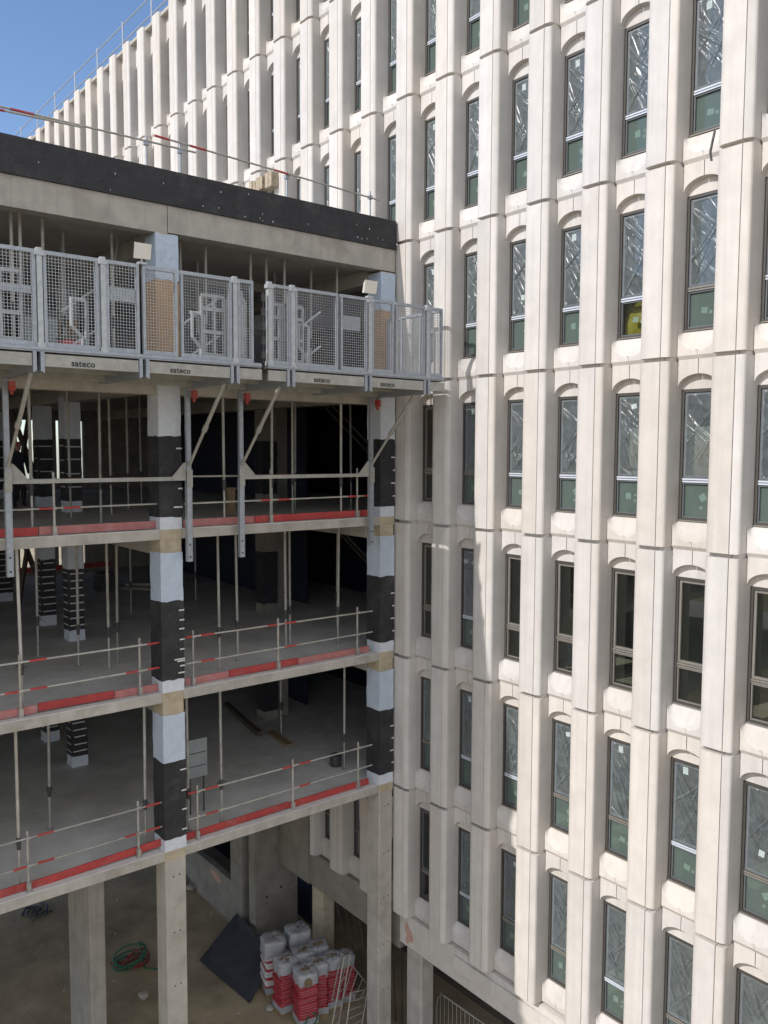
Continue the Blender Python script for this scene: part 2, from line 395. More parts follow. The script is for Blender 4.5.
def pane_mesh(mat, low):
    b = MB()
    for mi, (za_, zb_) in enumerate(((z0w + .06, zt - .05), (zt + .06, z1w - .08))):
        b.add([W(s0 + .06, WD + .045, za_), W(s1 - .06, WD + .045, za_), W(s1 - .06, WD + .045, zb_), W(s0 + .06, WD + .045, zb_)], [(0, 1, 2, 3)], mi)
    return local(b, 'pane', [low, mat])
pane_me = pane_mesh(M['glass'], M['glass_low']); pane_dk = pane_mesh(M['glass_dark'], M['glass_dark'])
def film_mesh(seed):
    rg = random.Random(seed); nx, nz = 56, 130
    a, c, zb_, zt_ = s0 + .085, s1 - .085, zt + .06, z1w - .075
    folds = []
    for k in range(rg.randint(20, 27)):      # folds that hang from the upper left and run down to the right, a few crossing
        px, pz = a + rg.uniform(-.10, .30), zt_ - abs(rg.gauss(0, .7)) + .1; t = R(rg.gauss(-52, 11))
        if rg.random() < .16: px, pz, t = c - rg.uniform(0, .1), zt_ - rg.uniform(0, .9), R(rg.uniform(-130, -110))
        w = rg.uniform(.008, .020)
        folds.append((px, pz, math.cos(t), math.sin(t), w * rg.uniform(.5, 1.45), w, rg.uniform(.4, 1.1), rg.uniform(-.25, .25)))
    vs = []
    for j in range(nz + 1):
        for i in range(nx + 1):
            x = a + (c - a) * i / nx; z = zb_ + (zt_ - zb_) * j / nz; h = 0
            for (px, pz, dx, dz, am, w, ln, cv) in folds:
                u = (x - px) * dx + (z - pz) * dz; v = -(x - px) * dz + (z - pz) * dx + cv * u * u
                h += am * math.exp(-(v / w) ** 2) * math.exp(-((u - ln * .5) / (ln * .6)) ** 4)
            h += .004 * math.sin(x * 17 + z * 7 + seed) + .003 * math.sin(z * 9 - x * 13)
            e = min(1, min(x - a, c - x, z - zb_ + .02, zt_ - z) / .03)
            vs.append(W(x, WD - .004 - min(h, .045) * max(e, .0), z))
    b = MB(); b.add(vs, [(j * (nx + 1) + i, j * (nx + 1) + i + 1, (j + 1) * (nx + 1) + i + 1, (j + 1) * (nx + 1) + i) for j in range(nz) for i in range(nx)], 0, True)
    return local(b, 'plastic_film', [M['film']])
films = [film_mesh(k) for k in (3, 8, 21, 34, 47, 60)]
def sticker_mesh(rects, dd=.047):
    b = MB()
    for (x, z, w, h, t) in rects:
        ct, st = math.cos(t), math.sin(t)
        P = [(x + ct * i * w - st * j * h, z + st * i * w + ct * j * h) for i, j in ((-.5, -.5), (.5, -.5), (.5, .5), (-.5, .5))]
        b.add([W(p[0], WD + dd, p[1]) for p in P] + [W(p[0], WD + dd + .003, p[1]) for p in P], [(0, 1, 2, 3), (0, 4, 5, 1), (1, 5, 6, 2), (2, 6, 7, 3), (3, 7, 4, 0)])
    return local(b, 'sticker', [M['sticker']])
stk = [sticker_mesh([(.45, .88, .11, .12, .1), (.59, .80, .05, .05, .0), (.60, .90, .045, .045, .3)]),
       sticker_mesh([(.51, .84, .12, .10, -.15), (.63, .80, .05, .06, .1)]),
       sticker_mesh([(.59, .92, .12, .12, .5), (.56, .74, .05, .05, .0)])]
stk_top = [sticker_mesh([(.43, 2.60, .10, .13, .05)], .040), sticker_mesh([(.49, 1.62, .10, .11, -.1)], .040), sticker_mesh([(.53, 2.55, .11, .09, .2)], .040)]
rg = random.Random(5)
def window(c, r, far=False):
    dark = (r == -1 and c >= 2) or (c, r) in ((0, 0), (0, -1))
    filmed = rg.random() < (.8 if r >= 0 else .42) and not dark
    w = link('window', frame2_me if dark else frame_me, WB, ploc(c, r) - base)
    def sub(n, me): return link(n, me, w, (0, 0, 0))
    sub('transom', tr_light if filmed else tr_dark)  # pale protective film on the transom, else bare bronze
    if (c, r) in ((-1, -3), (-2, -3), (-3, -3), (0, -3)): return w
    sub('pane', pane_dk if dark or (c, r) == (4, 1) else pane_me)
    if far: return w
    if not dark:
        fo = sub('plastic_film', films[(c * 5 + r * 3 + rg.randint(0, 2)) % len(films)])
        sub('sticker', stk[rg.randint(0, 2)])
        if rg.random() < .6: sub('sticker', stk_top[rg.randint(0, 2)])
    return w
for c in range(0, 7):
    for r in range(-3, 4): window(c, r)
for c in range(-9, 0):
    for r in (2, 3, 4): window(c, r, far=c < -4)
for c in (-1, -2, -3): window(c, -3)
for c in (7, 8, 9):
    for r in range(-3, 4): window(c, r)
# rooms behind the facade
b = MB()
for r in range(-3, 5): b.box(FB + .65, FB + 7., VG - PITCH * 10.2, 15.52, J(r) - .22, J(r) + .08, 0)
for r in (2, 3, 4): b.box(FB + .62, FB + 7., 15.72, VG + 27 * PITCH, J(r) - .22, J(r) + .08, 0)
b.build('floor_slab', M['room_floor'], WB)
b = MB(); b.box(FB - .0 + .10, FB + 8, VG - PITCH * 10.2, VG + 27 * PITCH, 15.22, 15.34)
b.build('roof_slab', M['concrete'], WB)
b = MB()
b.box(FB + 5.2, FB + 5.4, VG - PITCH * 10.2, 15.5, J(-3) + .09, 15.2)
b.box(FB + 5.2, FB + 5.4, 15.72, VG + 27 * PITCH, J(2) + .09, 15.2)
for r in range(-3, 5):
    for yy in (VG - PITCH * 9.1, VG - PITCH * 5.0 + .02, VG - PITCH * 2.0):
        b.box(FB + .62, FB + 5.19, yy - .06, yy + .06, J(r) + .082, min(J(r + 1) - .222, 15.2))
b.box(FB + .62, FB + 5.6, 15.53, 15.66, J(-3) + .09, J(2) - .23)
for yy in (VG + PITCH * 2 + .05, VG + PITCH * 9, VG + PITCH * 26.9):
    b.box(FB + .62, FB + 5.19, yy - .06, yy + .06, J(2) + .082, 15.2)
b.build('inner_wall', M['room'], WB)
# beam and columns that carry the facade
b = MB(); b.box(FB + .20, FB + .62, VG - PITCH * 10, 15.64, -12.42, J(-3) - .012)
b.box(FB + .14, FB + .20, VG - PITCH * 10, 13.6, -12.10, -11.78)
b.build('ground_beam', M['white_concrete'], WB)
b = MB(); b.box(FB + .20, FB + .62, 15.65, 21.35, -12.62, J(-3) - .012); b.build('ground_beam', M['dark_and_shaded_concrete'], WB)
for i, (yc, mt) in enumerate(((19.35, 'concrete_warm'), (15.08, 'concrete'), (10.96, 'concrete'), (6.84, 'concrete'), (2.7, 'concrete'))):
    b = MB(); b.cbox(FB + .19, FB + .6, yc - .28, yc + .28, G, -12.43 if yc < 15.5 else -12.63, .02); b.build('column', M[mt], WB)
b = MB()
P = [(15.44, -11.85), (15.36, -11.80), (15.27, -11.92), (15.18, -11.98), (15.12, -12.12), (15.16, -12.27), (15.26, -12.25), (15.33, -12.36), (15.41, -12.28), (15.38, -12.12), (15.45, -12.02)]
b.add([(FB + .196, y, z) for y, z in P], [tuple(range(len(P)))])
b.build('paint_mark', M['orange_mark'], WB)
b = MB(); b.box(12.25, 12.45, 22.96, 31, G, -13.6); b.box(12.24, 12.5, 22.2, 22.95, G, UN[-2] - .36); b.box(12.24, 12.5, 28.2, 31, -13.6, UN[-2] - .36); b.build('sill_wall', M['dark_and_shaded_concrete'], WB)
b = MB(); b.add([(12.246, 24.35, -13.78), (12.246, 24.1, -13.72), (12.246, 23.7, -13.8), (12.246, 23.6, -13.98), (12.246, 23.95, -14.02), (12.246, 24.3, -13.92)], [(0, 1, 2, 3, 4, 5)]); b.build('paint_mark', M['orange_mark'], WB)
b = MB(); b.box(14.2, 14.3, 21.3, 33, G, UN[-2] - .36); b.build('opening_shade_panel', M['navy'], WB)  # added near-black panel standing in for the shade inside the opening
b = MB(); b.box(15.6, 15.8, -2, 34, G, J(-3) - .23); b.build('back_wall', M['dark_wood_and_shade'], WB)  # dark colour painted on to give the shade behind the bars
b = MB()
for k in range(9): b.tube((FB + .5, 15.9 + k * .37 + .05 * (k % 3), -12.62), (FB + .5, 15.9 + k * .25, G + .02), .014, 6)
b.build('grille_bars', M['prop_dark'], WB)
# broken concrete ledge left in front of the facade above the frame's roof
b = MB(); rg2 = random.Random(4)
ys = [20.95 + .17 * i for i in range(9)]
for y0_, y1_ in zip(ys[:-1], ys[1:]):
    e = rg2.uniform(-.07, .07); f_ = rg2.uniform(-.06, .06)
    b.box(FB - .20 + e, FB + .04, y0_ + .0005, y1_ - .0005, 7.50 + f_ - .02 * (y0_ - 21), 7.86 + rg2.uniform(-.03, .03))
b.build('broken_ledge', M['rust'], WB)
# louvre / dark bits in the open bay beside the frame roof
# roof edge protection of the white building
rr = thing('roof_guardrail', 'thin grey tube guardrail along the parapet of the white block against the sky', 'guardrail', (13.5, 30.8, 15.34), 'roof guardrails')
for k in range(-3, 9):
    y = 30.8 + k * 2.8
    MB().tube((13.5, y, 15.34), (13.5, y, 16.95), .030, 8).build('post', M['galv'], rr)
b = MB(); b.tube((13.5, 22, 16.82), (13.5, 53.5, 16.82), .026, 8); b.build('rail', M['galv'], rr)
b = MB(); b.tube((13.5, 22, 16.15), (13.5, 53.5, 16.15), .026, 8); b.build('rail', M['galv'], rr)
st = MB(); rgs = random.Random(2)
st.path([(12.86, 7.545, 5.16), (12.83, 7.56, 5.0), (12.84, 7.60, 4.84), (12.86, 7.585, 4.70)], .02, 7)
tag(st.build('hanging_strap', M['prop_dark'], None, (12.86, 7.56, 5.1)), 'dark strap dangling over a facade joint near the upper right edge', 'strap')
# yellow bag in a room
def blob(name, mat, cx, cy, cz, rx, ry, rz, seed, parent=None):
    b = MB(); rgb_ = random.Random(seed); n, k = 14, 9; vs = []
    for j in range(k + 1):
        ph = math.pi * j / k
        for i in range(n):
            th = 2 * math.pi * i / n; q = 1 + .10 * math.sin(3 * th + j) + rgb_.uniform(-.05, .05)
            vs.append((cx + rx * q * math.sin(ph) * math.cos(th), cy + ry * q * math.sin(ph) * math.sin(th), cz + rz * math.cos(ph) * (1 if j < k / 2 else .9)))
    b.add(vs, [(j * n + i, j * n + (i + 1) % n, (j + 1) * n + (i + 1) % n, (j + 1) * n + i) for j in range(k) for i in range(n)], 0, True)
    return b.build(name, mat, parent, None if parent else (cx, cy, cz - rz))
tag(blob('plastic_bag', M['yellow'], FB + .90, 9.55, J(1) + .68, .28, .52, .56, 3), 'bulging yellow bag seen through the lower pane of a facade window', 'bag')

# ------------------------------------------------------------------ concrete frame building
FBd = thing('concrete_frame_building', 'unfinished concrete frame with open storeys and a black banded roof edge', 'building', (7.1, FA, G))
UL, UR, VB = -15., 17.6, 34.
for r in (1, 0, -1, -2):
    b = MB()
    b.box(UL, FB - .03, FA, VB, UN[r], FL[r], 1)
    b.box(FB - .03, UR, FA + .08, VB, UN[r], FL[r], 1)
    # floor finish on top and an edge strip coloured paler for the sky light on it
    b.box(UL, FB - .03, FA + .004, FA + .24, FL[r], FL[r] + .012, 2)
    b.box(UL, UR - .01, FA + .242, VB - .01, FL[r], FL[r] + .006, 0)
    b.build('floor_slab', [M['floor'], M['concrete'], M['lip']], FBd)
    # cross beams under the slab on the column lines, set back from the edge
    for uc in (-9.4, -3.85, 1.6, 7.13, 12.58):
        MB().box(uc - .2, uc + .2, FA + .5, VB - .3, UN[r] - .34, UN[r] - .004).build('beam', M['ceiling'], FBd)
MB().box(UL, UR, FA + .9, VB - .3, UN[1] - .30, UN[1] - .006).v  # (depth of the transfer slab above is hidden)
b = MB(); b.box(UL, 12.3, FA + .02, FA + .36, 1.08, UN[1] - .003); b.build('edge_beam', M['concrete'], FBd)
# roof
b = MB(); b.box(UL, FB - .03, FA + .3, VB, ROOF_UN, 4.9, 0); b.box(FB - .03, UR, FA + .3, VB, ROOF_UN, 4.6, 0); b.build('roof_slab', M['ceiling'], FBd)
b = MB(); b.box(UL, 7.12, FA, FA + .298, 4.19, 4.735); b.box(7.135, FB - .035, FA, FA + .298, 4.22, 4.735); b.build('edge_beam', M['concrete'], FBd)
b = MB(); rg3 = random.Random(9)
b.box(UL, FB - .04, FA - .045, FA + .32, 4.74, 5.395)
b.box(UL, FB - .04, FA + .32, FA + .55, 4.905, 5.0)
for x in (2.4, 5.4, 8.6, 10.9): b.box(x, x + .012, FA - .049, FA - .044, 4.745, 5.39, 2)
for k in range(24):
    x = rg3.uniform(3.6, 12.8); z = rg3.choice([rg3.uniform(4.78, 4.92), rg3.uniform(5.0, 5.3)]); w = rg3.uniform(.008, .018); h = rg3.uniform(.012, .05)
    if k % 2: w, h = w, min(h, .03)
    b.box(x, x + w, FA - .0505, FA - .044, z, z + h, 1)
b.build('roof_membrane', [M['membrane'], M['tape'], M['black_text']], FBd)
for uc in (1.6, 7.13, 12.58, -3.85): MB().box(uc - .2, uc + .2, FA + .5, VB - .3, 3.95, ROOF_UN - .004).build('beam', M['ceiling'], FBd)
for vc in (19.2, 22.6, 26.5): MB().box(UL, UR, vc, vc + .3, 4.08, ROOF_UN - .005).build('beam', M['ceiling'], FBd)

def wrap(b, x0, x1, y0, y1, z0, z1, pr, rgx, mi=0, wob=.014):
    """sleeve around a column, slightly creased, with uneven top and bottom edges"""
    P = []; m = 4
    C = [(x0, y0), (x1, y0), (x1, y1), (x0, y1)]; Nn = [(0, -1), (1, 0), (0, 1), (-1, 0)]
    for k in range(4):
        a, c = C[k], C[(k + 1) % 4]
        for i in range(m):
            f = i / m; nx_, ny_ = Nn[k]
            if i == 0: q = Nn[k - 1]; nx_, ny_ = nx_ + q[0], ny_ + q[1]
            P.append((a[0] + (c[0] - a[0]) * f, a[1] + (c[1] - a[1]) * f, nx_, ny_))
    n = len(P); rows = max(3, int((z1 - z0) / .16)); vs = []
    zb_ = [z0 + rgx.uniform(-wob, wob) * (.3 if z1 - z0 < .5 else 1) for _ in P]; zt_ = [z1 + rgx.uniform(-wob, wob) for _ in P]
    for j in range(rows + 1):
        for i, (px, py, nx_, ny_) in enumerate(P):
            o = pr * (.45 + rgx.uniform(0, .55))
            vs.append((px + nx_ * o, py + ny_ * o, zb_[i] + (zt_[i] - zb_[i]) * j / rows))
    fs = [(j * n + i, j * n + (i + 1) % n, (j + 1) * n + (i + 1) % n, (j + 1) * n + i) for j in range(rows) for i in range(n)]
    k0 = len(vs)
    for zz_ in (zb_, zt_): vs += [(px - nx_ * .004, py - ny_ * .004, zz_[i]) for i, (px, py, nx_, ny_) in enumerate(P)]
    fs += [(i, k0 + i, k0 + (i + 1) % n, (i + 1) % n) for i in range(n)] + [(rows * n + i, rows * n + (i + 1) % n, k0 + n + (i + 1) % n, k0 + n + i) for i in range(n)]
    b.add(vs, fs, mi)
def column(x0, x1, y0, y1, z0, z1, mat, wraps, marks=(), rungs=()):
    b = MB(); b.cbox(x0, x1, y0, y1, z0, z1, .012); c = b.build('column', M[mat], FBd)
    rgx = random.Random(int((x0 * 31 + y0 * 17 + z0 * 7) * 10))
    for (nm, mt, a, e, pr) in wraps:
        b = MB(); wrap(b, x0, x1, y0, y1, a, e, pr, rgx)
        if nm == 'membrane_wrap':
            for (z, w) in marks: b.box(x1 - w, x1 + .002 + pr, y0 - pr - .0035, y0 - pr - .0005, z - .014, z + .014, 1)
            for z in rungs:
                e0, e1 = rgx.uniform(.01, .07), rgx.uniform(.01, .07); t = rgx.uniform(-.012, .012)
                b.box(x0 - pr + e0, x1 + pr - e1, y0 - pr - .0035, y0 - pr - .0005, z + t - .014, z + t + .014, 1)
                b.box(x0 - pr - .0035, x0 - pr - .0005, y0 + e1, y1 - e0, z - t - .014, z - t + .014, 1)
        b.build(nm, [M[mt], M['tape']], c)
    return c
X0, X1 = 6.87, 7.32
for (xa, xb, second) in ((X0, X1, False), (12.43, 12.845, True), (1.4, 1.86, False), (-4.1, -3.6, False), (-9.6, -9.1, False)):
    y0, y1 = FA - .022, FA + .47
    for r in (1, 0, -1, -2):
        f = FL[r]; top = (ROOF_UN if r == 1 else UN[r + 1]) - .003
        z0 = f - (FL[r] - UN[r]) - .002
        if r == 1:
            wr = [('cardboard_wrap', 'cardboard', f + .02, f + 1.58, .018), ('film_wrap', 'film_blue', f + 1.60, 4.19 - .02 , .014)]; mk = []
        else:
            fm = 'film_white' if r == 0 else 'film_blue'
            fo = 2.90 if r == 0 else 2.84
            wr = [('base_wrap', 'film_white', f + .008, f + .27, .012), ('membrane_wrap', 'membrane', f + .255, f + 1.86, .022), ('film_wrap', fm, f + 1.85, f + fo, .016)]
            if r == 0: mk = [(f + .45, .17), (f + .82, .07), (f + 1.62, .10)]
            elif r == -1: mk = [(f + .38, .12), (f + .52, .08), (f + .62, .14), (f + .66, .20), (f + .86, .08), (f + 1.06, .08), (f + 1.28, .09), (f + 1.46, .08), (f + 1.66, .09)]
            else: mk = [(f + .40, .09), (f + .82, .08), (f + 1.22, .09), (f + 1.66, .11)]
            if second: mk = [(f + .5 + .31 * k, .05 + .05 * (k % 2)) for k in range(4)]
        column(xa, xb, y0, y1, z0 if r > -2 else UN[-2] - .002, top if r < 1 else 4.187, 'concrete_warm', wr, mk)
    # bare concrete leg at the bottom with tie holes
    b = MB(); b.cbox(xa, xb, y0, y1, G, UN[-2] - .004, .02)
    for z in (-8.75, -9.95, -11.1, -12.3, -13.5):
        for dx in (-.055, .075): b.tube(((xa + xb) / 2 + dx, y0 - .003, z + dx * .1), ((xa + xb) / 2 + dx, y0 + .01, z + dx * .1), .018, 8, 1)
    b.build('column', [M['concrete'], M['black_text']], FBd)
# inner columns
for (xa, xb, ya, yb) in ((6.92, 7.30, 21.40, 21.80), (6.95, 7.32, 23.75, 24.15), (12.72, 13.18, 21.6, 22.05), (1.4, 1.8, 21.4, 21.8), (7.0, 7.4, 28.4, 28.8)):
    for r in (0, -1, -2):
        f = FL[r]
        fw_ = 'dark_and_shaded_concrete' if xa > 12 else 'film_white'  # right column and its wraps coloured dark for the shade around them
        column(xa, xb, ya, yb, f - .004, UN[r + 1] - .003, 'dark_and_shaded_concrete' if xa > 12 else 'concrete', [('base_wrap', fw_, f + .008, f + .30, .012), ('membrane_wrap', 'membrane', f + .29, f + 1.85, .020), ('film_wrap', fw_, f + 1.86, f + 2.9, .014)],
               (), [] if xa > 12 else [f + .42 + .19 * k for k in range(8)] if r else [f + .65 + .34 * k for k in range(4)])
    f = FL[1]; column(xa, xb, ya, yb, f - .004, 4.07, 'concrete', [('cardboard_wrap', 'cardboard', f + .02, f + 1.5, .012), ('film_wrap', 'film_white', f + 1.52, f + 2.3, .006)])
    pass
for (xa, xb, ya, yb) in ((6.57, 6.95, 19.4, 20.95), (1.0, 1.4, 19.4, 20.95)):
    b = MB(); b.cbox(xa, xb, ya, yb, G, UN[-2] - .345, .02); b.build('column', M['concrete'], FBd)
for r in (0, -1, -2): MB().box(13.24, 13.62, 21.7, 22.1, FL[r] + .008, UN[r + 1] - .004).build('pier', M['dark_and_shaded_concrete'], FBd)
# near-black navy backing at the rear and the rear wall with its openings
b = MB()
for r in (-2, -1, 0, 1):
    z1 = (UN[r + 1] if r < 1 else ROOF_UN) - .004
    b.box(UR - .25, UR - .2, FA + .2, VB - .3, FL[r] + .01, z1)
b.build('near_black_backing', M['navy'], FBd)
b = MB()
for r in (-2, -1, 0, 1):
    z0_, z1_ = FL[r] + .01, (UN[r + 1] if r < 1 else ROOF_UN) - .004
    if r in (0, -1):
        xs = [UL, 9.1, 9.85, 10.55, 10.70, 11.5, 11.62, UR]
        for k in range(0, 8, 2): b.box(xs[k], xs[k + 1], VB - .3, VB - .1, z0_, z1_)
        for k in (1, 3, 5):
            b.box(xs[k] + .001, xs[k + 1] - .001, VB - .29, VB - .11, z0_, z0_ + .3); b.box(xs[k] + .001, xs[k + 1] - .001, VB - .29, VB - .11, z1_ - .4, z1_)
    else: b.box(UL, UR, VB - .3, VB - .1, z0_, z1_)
b.build('rear_wall', M['dark_and_shaded_concrete'], FBd)
b = MB()
b.bar((8.6, VB - .36, FL[-1] + .22), (12.6, VB - .36, FL[-1] + .22), .05, .2)
b.build('toe_board', M['red'], FBd)
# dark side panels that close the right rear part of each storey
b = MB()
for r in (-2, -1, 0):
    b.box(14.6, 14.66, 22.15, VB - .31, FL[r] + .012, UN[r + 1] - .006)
b.build('near_black_backing', M['navy'], FBd)
# ground storey: heavy wall pier, downstand and low wall
b = MB(); b.box(12.25, 13.75, 21.42, 21.80, G, UN[-2] - .36)
for (x, z) in ((12.55, -9.6), (12.85, -9.45), (13.1, -9.35), (13.1, -9.62), (13.45, -9.3), (12.65, -13.6), (13.15, -13.45)):
    b.tube((x, 21.414, z), (x, 21.43, z), .045, 8, 1)
b.box(12.25, 13.75, 21.416, 21.42, -10.05, -10.03, 1)
b.build('wall_pier', [M['dark_and_shaded_concrete'], M['black_text']], FBd)
b = MB(); b.box(13.05, 13.6, 19.75, 21.40, -12.62, UN[-2] - .35); b.build('beam', M['dark_and_shaded_concrete'], FBd)

# ------------------------------------------------------------------ steel props
def prop_thing(h, label, loc, group):
    p = thing('shoring_prop', label, 'prop', loc, group)
    x, y, z = loc
    MB().box(x - .06, x + .06, y - .06, y + .06, z, z + .008).build('base_plate', M['prop_steel'], p)
    MB().tube((x, y, z + .008), (x, y, z + .95), .024, 10).build('inner_tube', M['prop_steel'], p)
    b = MB(); b.tube((x, y, z + .80), (x, y, z + .95), .045, 10); b.tube((x - .10, y, z + .86), (x + .10, y + .02, z + .90), .012, 6); b.tube((x, y, z + .72), (x, y, z + .80), .036, 10); b.build('collar', M['prop_dark'], p)
    MB().tube((x, y, z + .95), (x, y, z + h - .008), .031, 10).build('outer_tube', M['prop_steel'], p)
    MB().box(x - .07, x + .07, y - .07, y + .07, z + h - .008, z + h - .001).build('head_plate', M['prop_steel'], p)
    return p
GP = 'steel props holding up the slabs'
H = UN[1] - FL[0] - .012
LV = {0: 'in storey under platforms', -1: 'in middle open storey', -2: 'in lowest open storey', 1: 'in top storey'}
plist = {
 0: [(4.15, 16.0, 'steel prop at the far left edge'), (4.62, 16.25, 'second steel prop from the left edge'), (6.55, 18.0, 'pale steel prop left of the wrapped front column'), (7.56, 20.05, 'steel prop just left behind the front column'),
     (6.45, 19.64, 'thin prop overlapping the two striped inner columns'), (8.46, 15.98, 'slightly leaning steel prop between the two bracket legs'), (9.94, 16.5, 'steel prop left of the middle of the right bay'), (11.54, 16.02, 'steel prop at the right of the right bay'),
     (11.2, 17.6, 'dark prop set back near the right bay\'s middle'), (9.8, 23.6, 'dim prop deep inside right of the inner columns'), (12.3, 19.2, 'dim prop before the right rear inner column'), (13.6, 18.4, 'dim prop in the dark right bay'), (8.6, 21.6, 'dim set back prop between the bracket legs'), (12.0, 24.9, 'dim prop deep inside behind the front column')],
 -1: [(4.31, 16.06, 'pale steel prop near the left edge'), (5.84, 20.37, 'steel prop left of the striped inner columns'), (6.28, 18.85, 'dull prop overlapping the striped inner column'), (6.72, 18.15, 'bright prop left of the wrapped front column'),
      (7.06, 18.55, 'prop close behind the bright one left of the front column'), (8.67, 16.66, 'prop with a red clamp right of the front column'), (9.34, 17.05, 'second prop right of the front column'), (10.91, 17.47, 'left one of the close pair in the right bay'),
      (11.3, 17.9, 'right one of the close pair in the right bay'), (12.17, 17.03, 'prop before the corner column'), (9.63, 24.13, 'dim prop deep inside left of the front column'), (13.4, 18.8, 'dim prop in the dark right bay'), (9.6, 20.6, 'dim set back prop right of the front column'), (12.1, 24.86, 'dim prop deep inside right of the front column')],
 -2: [(4.17, 16.08, 'slightly leaning prop near the left edge'), (5.36, 18.18, 'set back prop with a dark collar on the left'), (6.72, 16.28, 'prop just left of the front column'), (7.67, 16.24, 'prop just right of the front column'),
      (8.46, 16.24, 'prop beside the grey panel'), (12.35, 17.0, 'prop before the corner column'), (12.5, 20.3, 'dim thin prop at the back')],
 1: [(4.4, 16.3, 'left prop of the close pair at the left edge'), (4.56, 16.35, 'right prop of the close pair at the left edge'), (4.98, 16.4, 'third prop from the left edge'), (6.42, 16.7, 'prop left of the blue wrapped column'),
     (7.75, 16.45, 'prop right next to the blue wrapped column'), (8.35, 16.5, 'second prop right of the blue wrapped column'), (9.4, 16.45, 'left prop of the pair in the right bay'), (9.78, 16.4, 'right prop of the pair in the right bay'),
     (10.3, 16.5, 'middle prop of the right bay'), (11.75, 16.5, 'last prop before the corner column'), (5.6, 17.2, 'fourth prop from the left edge'), (5.95, 18.4, 'dim set back prop left of the blue wrapped column'), (8.9, 18.0, 'dim set back prop right of the blue wrapped column'), (10.9, 17.9, 'dim set back prop in the right bay'), (11.35, 17.0, 'prop second from the corner column'), (7.6, 21.5, 'dim prop deep inside left of the column'), (11.9, 22.5, 'dim prop deep inside the right bay')]}
proto = None; proto1 = None; first = {}
rgp = random.Random(3)
for r in (0, -1, -2, 1):
    h = H if r < 1 else (ROOF_UN - FL[1] - .012)
    for (x, y, t) in plist[r]:
        loc = (x, y, FL[r] + .009); lab = t + ' ' + LV[r]
        k = r == 1
        if k not in first: first[k] = prop_thing(h, lab, loc, GP)
        else:
            p = dup(first[k], loc, lab, GP); p.rotation_euler = (rgp.uniform(-.006, .006), rgp.uniform(-.012, .012), rgp.uniform(0, 6))
# leaning tube in the top storey
b = MB(); b.tube((6.2, 16.9, FL[1] + .012), (6.62, 16.9, ROOF_UN - .012), .02, 8)
tag(b.build('leaning_tube', M['prop_steel'], None, (6.2, 16.9, FL[1])), 'thin tube leaning beside the blue wrapped column in the top storey', 'tube')
# diagonal push pull braces in the dark right bays
def brace(p, q, lab):
    b = MB(); t = thing('raking_brace', lab, 'brace', p, 'raking braces in the dark bays')
    P = Vector(p); Q = Vector(q); m = P.lerp(Q, .55)
    MB().tube(P, m, .026, 8).build('lower_tube', M['dark_wood_and_shade'], t); MB().tube(m, Q, .034, 8).build('upper_tube', M['dark_wood_and_shade'], t)
for r in (0, -1, -2):
    for k, (x, y) in enumerate(((14.0, 18.6), (14.3, 19.4), (15.2, 17.2))):
        brace((x + 1.6, y - 1.2, FL[r] + .012), (x - .1, y + 1.5, UN[r + 1] - .02),
              ('left', 'middle', 'right')[k] + ' raking brace of three in the dark right bay, ' + {0: 'below the platforms', -1: 'middle open storey', -2: 'lowest open storey'}[r])
# big dark cross brace at the back left
for r, lab in ((0, 'dark crossed steel brace before the bright rear opening, upper of the two'), (-1, 'dark crossed steel brace behind the inner columns, lower of the two')):
    b = MB(); y = 27.2
    b.bar((7.25, y, FL[r] + .012), (8.05, y + .9, UN[r + 1] - .02), .10, .14); b.bar((8.15, y + .16, FL[r] + .012), (7.3, y + .8, UN[r + 1] - .02), .10, .14)
    tag(b.build('cross_brace', M['dark_wood_and_shade'], None, (8.2, y, FL[r])), lab, 'brace', 'crossed braces at the rear')

# ------------------------------------------------------------------ guard rails
def railing(r, bay, xs, xl, xr, label, toes):
    f = FL[r] + .012; y = FA + .13
    t = thing('guardrail', label, 'guardrail', (xs[0], y, f), 'edge guardrails of the open storeys')
    for x in xs:
        b = MB(); b.tube((x, y, f - .006), (x, y, f + 1.16), .024, 10); b.box(x - .05, x + .05, y - .06, y + .06, f, f + .02); b.box(x - .035, x + .035, y - .045, y + .035, f + .02, f + .17)
        for z in (.5, 1.03): b.box(x - .03, x + .03, y - .055, y + .01, f + z - .03, f + z + .03)
        b.build('post', M['prop_steel'], t)
    for zi, z in enumerate((.5, 1.03)):
        b = MB(); a = xl
        pts = [xl] + [x for x in xs if xl < x < xr] + [xr]
        sag = .012 if zi else -.01
        b.tube((xl, y - .045, f + z + sag), (xr, y - .045, f + z - sag), .019, 8)
        ends = [xs[0] + .02, xs[1] + .0 if len(xs) > 1 else xr]
        for e in ends[:2]:
            for w in ((e - .30, e - .06), (e + .14, e + .44))[(zi + len(xs)) % 2 if e != xs[0] else 0:]:
                lo, hi = max(xl, w[0]), min(xr, w[1])
                if hi > lo: b.tube((lo, y - .045, f + z + sag * (1 - 2 * (lo - xl) / (xr - xl))), (hi, y - .045, f + z + sag * (1 - 2 * (hi - xl) / (xr - xl))), .0235, 8, 1)
        b.build('rail', [M['prop_steel'], M['red']], t)
    for (a, c, za, zb_, mt) in toes:
        b = MB(); b.bar((a, y + .055, f + .085 + za), (c, y + .055, f + .085 + zb_), .028, .15); b.build('toe_board', M[mt], t)
L0x, R0x = 1.95, 7.42
railing(0, 'l', [4.88, 2.6], L0x, 6.85, 'red toe board guardrail left of the column in the storey under the platforms', [(1.9, 4.6, 0, 0, 'red'), (4.62, 6.86, .005, .005, 'red_faded')])
railing(0, 'r', [9.49, 11.85], R0x, 12.28, 'red toe board guardrail right of the column in the storey under the platforms', [(7.45, 9.1, 0, 0, 'red_faded'), (9.12, 12.25, .0, .004, 'red')])
